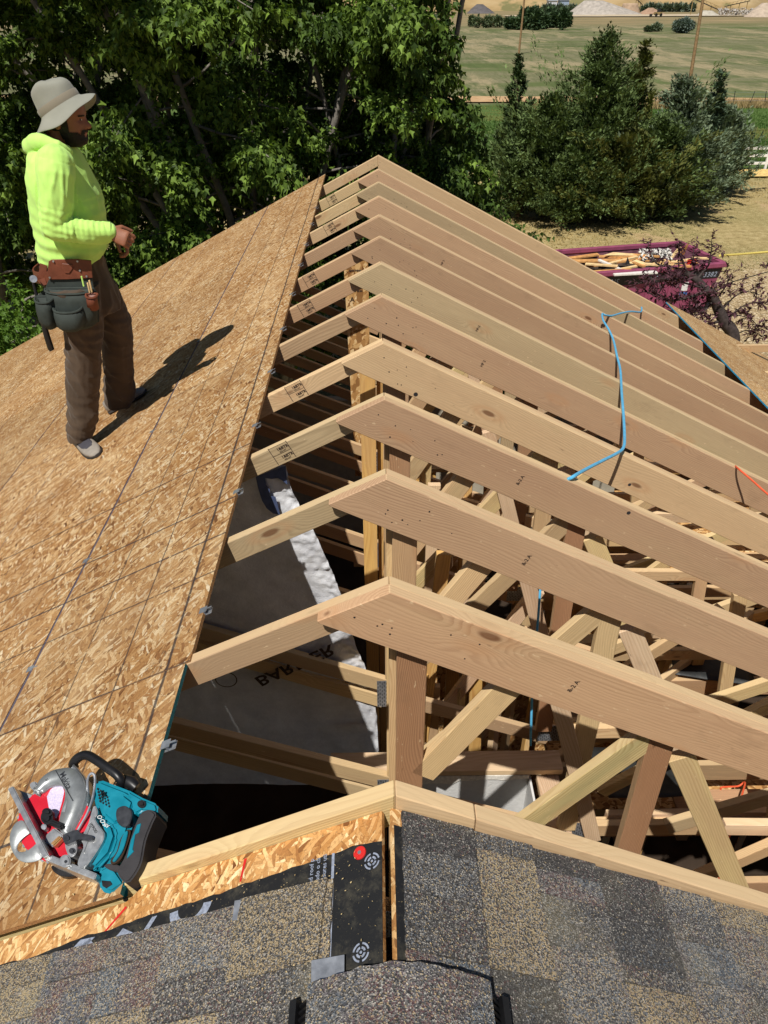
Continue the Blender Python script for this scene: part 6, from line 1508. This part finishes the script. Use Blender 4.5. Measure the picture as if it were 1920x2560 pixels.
# ------------------------------------------------------------------ tool belt, hammer
belt = thing('tool_belt', 'brown leather tool belt with dark green pouches slung on the worker hip', 'tool belt', Z2(480, 500, 3.78))
m = MB(); bc = Z2(478, 300, 4.0); outer, inner, o2, i2 = [], [], [], []
for j in range(40):
    a = 2*math.pi*j/40; c, s = math.cos(a), math.sin(a); dz = .03*c
    outer.append(bc+Vector((c*.168, s*.214, dz-.030))); o2.append(bc+Vector((c*.168, s*.214, dz+.030)))
    inner.append(bc+Vector((c*.161, s*.206, dz-.030))); i2.append(bc+Vector((c*.161, s*.206, dz+.030)))
for j in range(40):
    k = (j+1) % 40; m.add([outer[j], outer[k], o2[k], o2[j], inner[j], inner[k], i2[k], i2[j]], [(0, 1, 2, 3), (5, 4, 7, 6), (3, 2, 6, 7), (1, 0, 4, 5)])
m.build('belt', M['leather'], belt, smooth=True)
def skinpatch(pts, yw, th, name, mat, bulge=.0, parent=belt):
    m = MB(); m.prism([Z2(a, b, yw) for a, b in pts], (0, th, 0)); return m.build(name, mat, parent, fix=True, bevel=.002)
lp = skinpatch([(300, 270), (330, 255), (560, 250), (690, 262), (705, 425), (480, 438), (300, 440), (285, 400)], 3.775, .006, 'leather_panel', M['leather'])
skinpatch([(420, 290), (520, 300), (522, 340), (490, 385), (450, 380), (430, 345)], 3.770, .004, 'leather_loop', M['leather'])
for a, b in [(345, 270), (568, 270), (590, 355), (652, 408), (312, 420)]:
    m = MB(); c = Z2(a, b, 3.772); m.tube([c, c+Vector((0, -.004, 0))], .005, 8); m.build('rivet', M['galv'], belt)
skinpatch([(300, 440), (700, 425), (715, 510), (760, 600), (765, 830), (640, 870), (420, 880), (300, 850), (200, 760), (180, 600), (270, 520)], 3.785, .012, 'back_panel', M['canvas'])
def pocket(rows, y0, deps, name, mat=None):
    """open-topped pouch bulging towards the viewer, rim stitched round"""
    mat = mat or M['canvas']; m = MB(); R_ = []
    for (yy, a, b), d in zip(rows, deps):
        A, B = Z2(a, yy, y0-.02), Z2(b, yy, y0-.02); c = (A+B)/2; rx = (B-A).length/2; ring = []
        for i in range(20):
            an = 2*math.pi*i/20; s_ = math.sin(an); ring.append(c+Vector((math.copysign(abs(math.cos(an))**.75, math.cos(an))*rx, -s_*d if s_ > 0 else -s_*.012, -(.30*s_*d if s_ > 0 else 0))))
        R_.append(ring)
    cen = sum((p for p in R_[0]), Vector())/20; inn = [p+(cen-p)*.14 for p in R_[0]]; low = [p+(cen-p)*.22+Vector((0, 0, -.07)) for p in R_[0]]
    m.rings([low, inn]+R_, True); o = m.build(name, mat, belt, smooth='all', fix=False)
    rm = MB(); rm.tube(R_[0]+[R_[0][0], R_[0][1]], .0055, 6, False); rm.build('rim', mat, o, smooth=True)
    return o
pocket([(525, 265, 715), (600, 275, 745), (720, 285, 755), (830, 320, 755), (870, 400, 700)], 3.785, [.045, .05, .05, .045, .03], 'pouch')
pocket([(600, 178, 350), (680, 188, 358), (780, 215, 372), (850, 290, 385), (868, 330, 380)], 3.76, [.05, .058, .058, .045, .02], 'pouch')
pocket([(690, 345, 612), (760, 352, 640), (830, 375, 640), (872, 420, 625), (882, 480, 590)], 3.745, [.05, .06, .06, .045, .02], 'pouch')
pocket([(575, 645, 752), (620, 650, 752), (670, 655, 750)], 3.745, [.03, .03, .028], 'pencil_holder', M['leather'])
skinpatch([(345, 640), (370, 610), (560, 590), (590, 600), (612, 680)], 3.735, .003, 'pouch_flap', M['canvas'])
for a, b, L in [(680, 560, .05), (700, 555, .06), (625, 500, .05)]:
    m = MB(); c = Z2(a, b, 3.73); m.tube([c, c+Vector((0, 0, L))], .004, 6); m.build('pencil', M['hivis'] if a == 625 else M['old_tan'], belt)
m = MB(); m.bar(Z2(255, 300, 3.80), Z2(240, 430, 3.80), .035, .006, (0, 1, 0)); m.bar(Z2(240, 430, 3.80), Z2(265, 490, 3.79), .03, .006, (0, 1, 0)); m.build('hammer_loop', M['leather'], belt)
hm = thing('hammer', 'steel hammer with a black grip hanging behind the green pouches', 'hammer', Z2(200, 700, 3.80))
m = MB(); m.tube([Z2(160, 470, 3.80), Z2(185, 560, 3.80), Z2(250, 830, 3.80)], [.008, .009, .010], 8); m.build('handle', M['steel_dark'], hm, smooth=True)
m = MB(); m.tube([Z2(250, 830, 3.80), Z2(285, 960, 3.80), Z2(322, 1075, 3.80), Z2(332, 1090, 3.80)], [.0135, .016, .0165, .014], 10); m.build('grip', M['black'], hm, smooth=True)
m = MB(); m.tube([Z2(160, 432, 3.74), Z2(160, 434, 3.765), Z2(158, 436, 3.78), Z2(156, 438, 3.82), Z2(150, 442, 3.87)], [.018, .018, .013, .012, .006], 12); m.build('head', M['galv'], hm, smooth=True)
# ------------------------------------------------------------------ circular saw lying on the deck edge
SP0 = at_left(930*420/1659/DP, (1860+1000*420/1659)/DP, .012)
NS = (NL+(CAM-SP0).normalized()*.62).normalized()       # the saw leans, its blade side turned up towards the ridge
def SW(x, y, h): return at_plane(x*420/1659/DP, (1860+y*420/1659)/DP, SP0+NS*(h*.8), NS)
M['teal'] = plain('teal_moulding', (10, 122, 142), .38, .45, var=.16, scale=26, bump=.12, bscale=500, bdist=.0004)
M['cast'] = plain('cast_aluminium', (162, 166, 166), .44, .5, .55, .16, 40, .3, 260, .0006)
M['alu'] = plain('milled_aluminium', (190, 192, 192), .36, .5, .75, .14, 50, .12, 200, .0004)
M['blade'] = plain('red_blade', (192, 24, 44), .4, .5, var=.1); M['sticker'] = plain('lilac_label', (200, 190, 216), .5, .4, var=.22, scale=300)
M['gunmetal'] = plain('dark_gunmetal', (78, 80, 84), .35, .5, .6, .2, 60)
saw = thing('circular_saw', 'teal cordless circular saw with red blade resting at the deck edge', 'circular saw', SW(800, 800, 0))
def slabp(name, pts, h0, h1, mat, bevel=.003, seg=2, parent=None, smooth=True, hole=None):
    m = MB(); top = [SW(x, y, h1) for x, y in pts]
    m.prism(top, NS*((h0-h1)*.8)); return m.build(name, mat, parent or saw, bevel=bevel, seg=seg, smooth=smooth, fix=True)
def smoothpoly(pts, per=4):
    P = [Vector((x, y, 0)) for x, y in pts]; n = len(P); out = []
    for i in range(n):
        p0, p1, p2, p3 = P[i-1], P[i], P[(i+1) % n], P[(i+2) % n]
        for j in range(per):
            t = j/per; q = .5*((2*p1)+(-p0+p2)*t+(2*p0-5*p1+4*p2-p3)*t*t+(-p0+3*p1-3*p2+p3)*t**3); out.append((q.x, q.y))
    return out
def circ(cx, cy, r, n=40, ry=None): return [(cx+r*math.cos(2*math.pi*i/n), cy+(ry or r)*math.sin(2*math.pi*i/n)) for i in range(n)]
# body in layers from the deck up
body_pts = [(905, 350), (1000, 342), (1250, 440), (1400, 525), (1545, 585), (1562, 640), (1545, 690), (1500, 800), (1430, 960), (1330, 1200), (1245, 1375), (1095, 1475), (1012, 1452), (974, 1402), (968, 1322), (870, 1215), (960, 1100), (1020, 960), (1035, 880), (960, 700), (930, 600), (900, 480)]
slabp('motor_housing', [(915, 360), (1000, 345), (1250, 442), (1390, 520), (1330, 620), (1290, 800), (1250, 960), (1180, 1120), (1060, 1190), (940, 1260), (872, 1212), (960, 1100), (1022, 960), (1036, 880), (960, 700), (930, 600), (902, 480)], .004, .100, M['teal'], .010, 3)
slabp('motor_housing', [(960, 700), (1120, 800), (1150, 900), (1090, 1080), (940, 1240), (875, 1212), (1022, 960), (1036, 880)], .09, .114, M['teal'], .008, 3)
slabp('motor_housing', [(1000, 490), (1230, 480), (1330, 560), (1280, 720), (1120, 800), (1000, 700), (985, 590)], .09, .112, M['teal'], .008, 3)
slabp('rear_handle_frame', [(1250, 440), (1400, 525), (1545, 585), (1562, 640), (1545, 690), (1400, 665), (1330, 700), (1290, 640)], .02, .108, M['teal'], .008, 3)
slabp('rear_handle_frame', [(1095, 1475), (1012, 1452), (974, 1402), (968, 1322), (940, 1260), (1060, 1190), (1150, 1235), (1245, 1375)], .012, .085, M['teal'], .007, 3)
slabp('battery_foot', [(1000, 1345), (1090, 1352), (1110, 1385), (1050, 1425), (1010, 1400)], .08, .0865, M['black'], .001, 1)
# dark plates laid on the housing, painting the shade in the trigger openings
slabp('trigger_gap_shade', smoothpoly([(1150, 640), (1230, 605), (1295, 650), (1300, 720), (1265, 800), (1190, 805), (1145, 740)]), .095, .1135, M['gunmetal'], .002, 1)
slabp('trigger_gap_shade', smoothpoly([(1260, 845), (1290, 870), (1250, 1010), (1190, 1140), (1110, 1185), (1090, 1150), (1150, 1060), (1190, 930)]), .09, .1015, M['gap_shade'], .001, 1)
slabp('trigger', smoothpoly([(1200, 930), (1240, 860), (1260, 880), (1215, 1040), (1140, 1150), (1110, 1150), (1165, 1050)]), .09, .108, M['teal'], .003, 2)
slabp('grip', smoothpoly([(1400, 665), (1480, 645), (1540, 690), (1505, 770), (1435, 950), (1395, 1160), (1330, 1290), (1255, 1370), (1190, 1330), (1150, 1250), (1180, 1190), (1235, 1090), (1295, 890), (1350, 745)], 3), .03, .122, M['rubber'], .012, 3)
slabp('grip_inlay', [(1352, 795), (1392, 780), (1372, 872), (1335, 890), (1308, 1040), (1322, 1058), (1250, 1132), (1290, 950)], .118, .1245, M['teal'], .001, 1)
slabp('grip', smoothpoly([(1020, 1195), (1100, 1180), (1190, 1210), (1170, 1260), (1080, 1240)]), .08, .092, M['rubber'], .003, 2)
slabp('lock_button', circ(1390, 585, 42, 20, 38), .1, .118, M['black'], .004, 2)
# vents: slots cut as dark raised-edge louvres
for r_ in range(5):
    for c_ in range(4):
        x = 960+c_*30+r_*6; y = 430+r_*30+c_*17
        if (r_, c_) in ((0, 3),): continue
        slabp('vent_slot', [(x, y), (x+15, y+9), (x+9, y+27), (x-6, y+18)], .098, .1045 if x < 985 else .1135, M['black'], 0, 1, smooth=False)
# front handle
m = MB(); hpts = [(735, 235, .05), (722, 195, .07), (760, 145, .085), (820, 112, .092), (880, 118, .095), (960, 165, .095), (1060, 235, .095), (1150, 300, .092), (1195, 360, .08), (1200, 400, .06)]
m.tube(spline([SW(*p) for p in hpts], 5), .0115, 10); m.build('front_handle', M['black'], saw, smooth=True)
m = MB(); m.tube([SW(1225, 350, .06), SW(1300, 385, .062), SW(1350, 430, .055)], [.013, .016, .013], 10); m.build('front_handle', M['black'], saw, smooth=True)
slabp('handle_clamp', [(1110, 380), (1200, 370), (1300, 430), (1330, 480), (1250, 470)], .02, .055, M['black'], .004, 2)
# blade with its printed label
bl = slabp('blade', circ(545, 800, 372, 72), .074, .0762, M['blade'], 0, 1, smooth=False)
tm = MB()
for i in range(40):
    a = 2*math.pi*i/40; p = lambda r, d: SW(545+r*math.cos(a+d), 800+r*math.sin(a+d), .0765)
    tm.prism([p(368, 0), p(388, .02), p(384, .07), p(368, .10)], NS*-.002)
tag(tm.build('blade_teeth', M['galv'], bl, fix=True), kind='stuff')
slabp('blade_label', [(463, 520), (500, 450), (550, 412), (612, 405), (634, 470), (612, 575), (580, 680), (552, 735), (508, 702), (480, 620)], .0762, .0770, M['sticker'], 0, 1, bl, False)
# lower guard
lg_out = smoothpoly([(95, 935), (108, 860), (150, 785), (218, 752), (262, 800), (292, 862), (420, 1010), (432, 1085), (385, 1150), (260, 1172), (170, 1132), (112, 1035)], 4)
def ring_slab(name, outer, inner, h0, h1, mat, parent=None):
    """flat plate with one opening: outer and inner outlines with equal point counts"""
    n = len(outer); m = MB(); V = [SW(x, y, h1) for x, y in outer]+[SW(x, y, h1) for x, y in inner]+[SW(x, y, h0) for x, y in outer]+[SW(x, y, h0) for x, y in inner]; F_ = []
    for i in range(n):
        j = (i+1) % n; F_ += [(i, j, n+j, n+i), (2*n+j, 2*n+i, 3*n+i, 3*n+j), (i, 2*n+i, 2*n+j, j), (n+j, 3*n+j, 3*n+i, n+i)]
    m.add(V, F_); return m.build(name, mat, parent or saw, smooth='all', fix=True, bevel=.0015)
k = len(lg_out); cxy = (282, 968)
inn = []
for x, y in lg_out:
    a = math.atan2(y-cxy[1], x-cxy[0]); c_, s_ = math.cos(a), math.sin(a); ca, sa = math.cos(R(-40)), math.sin(R(-40))
    u, v = c_*ca+s_*sa, -c_*sa+s_*ca; rr = 1/math.sqrt((u/135)**2+(v/62)**2); inn.append((cxy[0]+c_*rr, cxy[1]+s_*rr))
ring_slab('lower_guard', lg_out, inn, .060, .083, M['cast'])
# upper guard: broad cast arc
go = [(330, 480), (345, 420), (390, 345), (450, 290), (520, 252), (600, 235), (690, 230), (765, 262), (815, 335), (838, 440), (825, 550), (790, 650), (745, 740), (700, 825), (650, 900)]
gi = [(372, 500), (395, 470), (430, 440), (470, 410), (512, 396), (560, 392), (600, 402), (625, 435), (636, 480), (632, 540), (615, 600), (598, 665), (582, 735), (572, 800), (585, 860)]
def strip_slab(name, A_, B_, h0, h1, mat, bevel=.003):
    m = MB(); n = len(A_); ring = [SW(x, y, h1) for x, y in A_]+[SW(x, y, h1) for x, y in B_[::-1]]
    V = ring+[p+NS*((h0-h1)*.8) for p in ring]; k = len(ring); F_ = []
    for i in range(n-1):
        a, b, c, d = i, i+1, k-2-i, k-1-i; F_ += [(a, b, c, d), (k+d, k+c, k+b, k+a)]
    for i in range(k): F_.append((i, k+i, k+(i+1) % k, (i+1) % k))
    m.add(V, F_); return m.build(name, mat, saw, smooth='all', fix=True, bevel=bevel, seg=2)
gu = strip_slab('upper_guard', [tuple(p) for p in smoothpoly(go, 3)[:-3]], [tuple(p) for p in smoothpoly(gi, 3)[:-3]], .060, .098, M['cast'], .004)
go2 = [(700, 236), (775, 262), (832, 340), (858, 445), (846, 560), (810, 665), (765, 755), (715, 850), (690, 900)]; gi2 = [(690, 290), (750, 300), (800, 350), (822, 440), (812, 550), (778, 650), (735, 740), (690, 825), (650, 890)]
strip_slab('guard_rim', smoothpoly(go2, 3)[:-3], smoothpoly(gi2, 3)[:-3], .03, .088, M['alu'], .002)
u_ = (SW(715, 480, .1)-SW(610, 275, .1))
lettering('embossed_lettering', 'Makita', .020, SW(585, 300, .0986), u_, NS, M['gunmetal'], gu, bold=.0003)
lettering('embossed_lettering', 'BL', .009, SW(455, 372, .0986), SW(500, 330, .1)-SW(455, 372, .1), NS, M['gunmetal'], gu)
m = MB(); m.prism([SW(545, 262, .0992), SW(553, 258, .0992), SW(725, 560, .0992), SW(717, 566, .0992)], NS*-.002); m.build('guard_seam', M['gunmetal'], gu, fix=True)
m = MB(); m.prism([SW(668, 540, .0990), SW(640, 672, .0990), SW(610, 668, .0990)], NS*-.001); m.build('embossed_arrow', M['alu'], gu, fix=True)
# rafter hook
m = MB(); m.tube(spline([SW(*p) for p in [(878, 560, .06), (866, 450, .085), (868, 345, .098), (895, 295, .10), (928, 300, .10), (940, 350, .098), (932, 450, .096), (905, 570, .095), (860, 690, .092), (800, 800, .088), (760, 870, .085)]], 5), .0032, 8); m.build('rafter_hook', M['galv'], saw, smooth=True)
# gear cover
gc = slabp('gear_cover', smoothpoly([(920, 612), (952, 630), (962, 690), (935, 740), (1010, 850), (1028, 885), (1010, 965), (920, 1110), (835, 1218), (775, 1205), (768, 1150), (822, 1010), (800, 930), (870, 780)], 3), .06, .118, M['alu'], .005, 2)
slabp('cover_rib', [(868, 800), (890, 815), (850, 905), (825, 900)], .117, .1225, M['alu'], .001, 1, gc); slabp('cover_rib', [(845, 960), (868, 955), (825, 1075), (808, 1065)], .117, .1225, M['alu'], .001, 1, gc)
lettering('embossed_lettering', 'HYPOID', .0085, SW(882, 792, .1190), SW(945, 890, .1)-SW(882, 792, .1), NS, M['gunmetal'], gc, bold=.0002)
lettering('lettering', '36V', .0105, SW(1010, 800, .1150), SW(1075, 842, .1)-SW(1010, 800, .1), NS, M['print_white'], saw, bold=.0002)
for cx, cy in ((985, 722), (1012, 762)):
    ring_slab('battery_mark', circ(cx, cy, 25, 16, 18), circ(cx, cy, 18, 16, 11), .1120, .1150, M['print_white'])
# shoe seen edge-on: two bars of the base plate
def barp(name, a, b, w_, h0, h1, mat):
    dx, dy = b[0]-a[0], b[1]-a[1]; L = math.hypot(dx, dy); nx, ny = -dy/L*w_/2, dx/L*w_/2
    return slabp(name, [(a[0]+nx, a[1]+ny), (b[0]+nx, b[1]+ny), (b[0]-nx, b[1]-ny), (a[0]-nx, a[1]-ny)], h0, h1, mat, .002, 2)
barp('base_plate', (100, 425), (455, 1115), 62, -.06, .125, M['alu']); barp('base_plate', (440, 1105), (945, 1310), 66, -.05, .112, M['alu'])
slabp('base_bracket', [(110, 440), (180, 450), (330, 500), (320, 560), (200, 560), (140, 500)], .02, .075, M['cast'], .002, 1); slabp('base_bracket', [(290, 380), (350, 362), (372, 400), (330, 455), (288, 425)], .06, .10, M['alu'], .003, 2)
slabp('hinge_lug', smoothpoly([(600, 1105), (660, 1090), (690, 1130), (680, 1200), (620, 1215), (590, 1160)]), .09, .121, M['alu'], .003, 2); slabp('hinge_pin', circ(648, 1160, 16, 14), .118, .1225, M['gunmetal'], .001, 1)
# levers, knobs and bolts
slabp('blade_bracket', [(445, 900), (530, 820), (625, 890), (610, 930), (520, 1020), (440, 960)], .07, .092, M['alu'], .003, 2)
for i in range(3): barp('depth_fence', (500+i*14, 985+i*12), (585+i*14, 905+i*8), 11, .08, .098, plain('brass_strip', (196, 160, 110), .4, .5, .6))
slabp('depth_arm', smoothpoly([(640, 985), (700, 960), (750, 960), (755, 1060), (720, 1110), (672, 1100)]), .08, .116, M['alu'], .003, 2); slabp('bolt', circ(705, 1050, 30, 18), .11, .1225, M['gunmetal'], .003, 2)
slabp('lever', smoothpoly([(622, 900), (690, 865), (760, 845), (800, 880), (905, 905), (915, 935), (890, 955), (780, 940), (740, 960), (650, 990), (625, 950)]), .10, .130, M['gunmetal'], .005, 2)
slabp('lever', circ(655, 925, 45, 20), .10, .134, M['gunmetal'], .004, 2)
slabp('guard_knob', circ(450, 715, 62, 24, 70), .085, .112, M['black'], .006, 3); slabp('guard_knob', circ(455, 665, 52, 20, 42), .09, .118, M['black'], .005, 2)
slabp('guard_lever', [(470, 745), (510, 740), (622, 785), (600, 838), (480, 792)], .09, .116, M['black'], .004, 2)
slabp('spring_post', circ(430, 815, 28, 14), .08, .10, M['galv'], .003, 2)
slabp('dust_port', smoothpoly([(510, 1200), (640, 1230), (760, 1285), (690, 1310), (600, 1300), (530, 1260)]), -.04, .03, M['black'], .004, 2)
m = MB(); m.tube(spline([SW(1285, 1300, .02), SW(1270, 1400, .03), SW(1250, 1480, .02), SW(1245, 1545, .0)]), [.012]*25, 8) if False else m.tube([SW(1285, 1290, .03), SW(1262, 1400, .03), SW(1246, 1500, .01), SW(1243, 1540, .0)], [.010, .009, .008, .006], 8); m.build('strap', M['black'], saw, smooth=True)
# ------------------------------------------------------------------ sawdust and chips nobody could count
def chips(name, n, where, mat, s0, s1):
    V, T = [], []; r_ = random.Random(n)
    for k in range(n):
        p, nrm = where(r_); L = r_.uniform(s0, s1); a = r_.uniform(0, 6.283); x = nrm.orthogonal().normalized(); y = nrm.cross(x)
        d = x*math.cos(a)+y*math.sin(a); e = nrm.cross(d)*L*r_.uniform(.15, .4); d = d*L; b = len(V); h_ = nrm*r_.uniform(.0008, .003)
        V += [p-d+h_, p+e*.6+h_*1.5, p+d+h_, p-e+h_]; T += [(b, b+1, b+2), (b, b+2, b+3)]
    return tag(np_mesh(name, V, T, mat), kind='stuff')
chips('sawdust', 300, lambda r_: (on_left(r_.uniform(.50, .86), abs(r_.gauss(0, .35))+.04, -.0085 if False else -.003), NL), M['sap'], .0010, .0028)
chips('sawdust', 260, lambda r_: (on_right(r_.uniform(.3, .89), abs(r_.gauss(0, .35))+.03, -.006), NR), M['sap'], .0008, .0026)
chips('wood_chips', 420, lambda r_: (on_left(.88+abs(r_.gauss(0, 1.3)), .68+abs(r_.gauss(0, .7)), .0135), NL), M['sap'], .0015, .007)
bpy.context.view_layer.update()
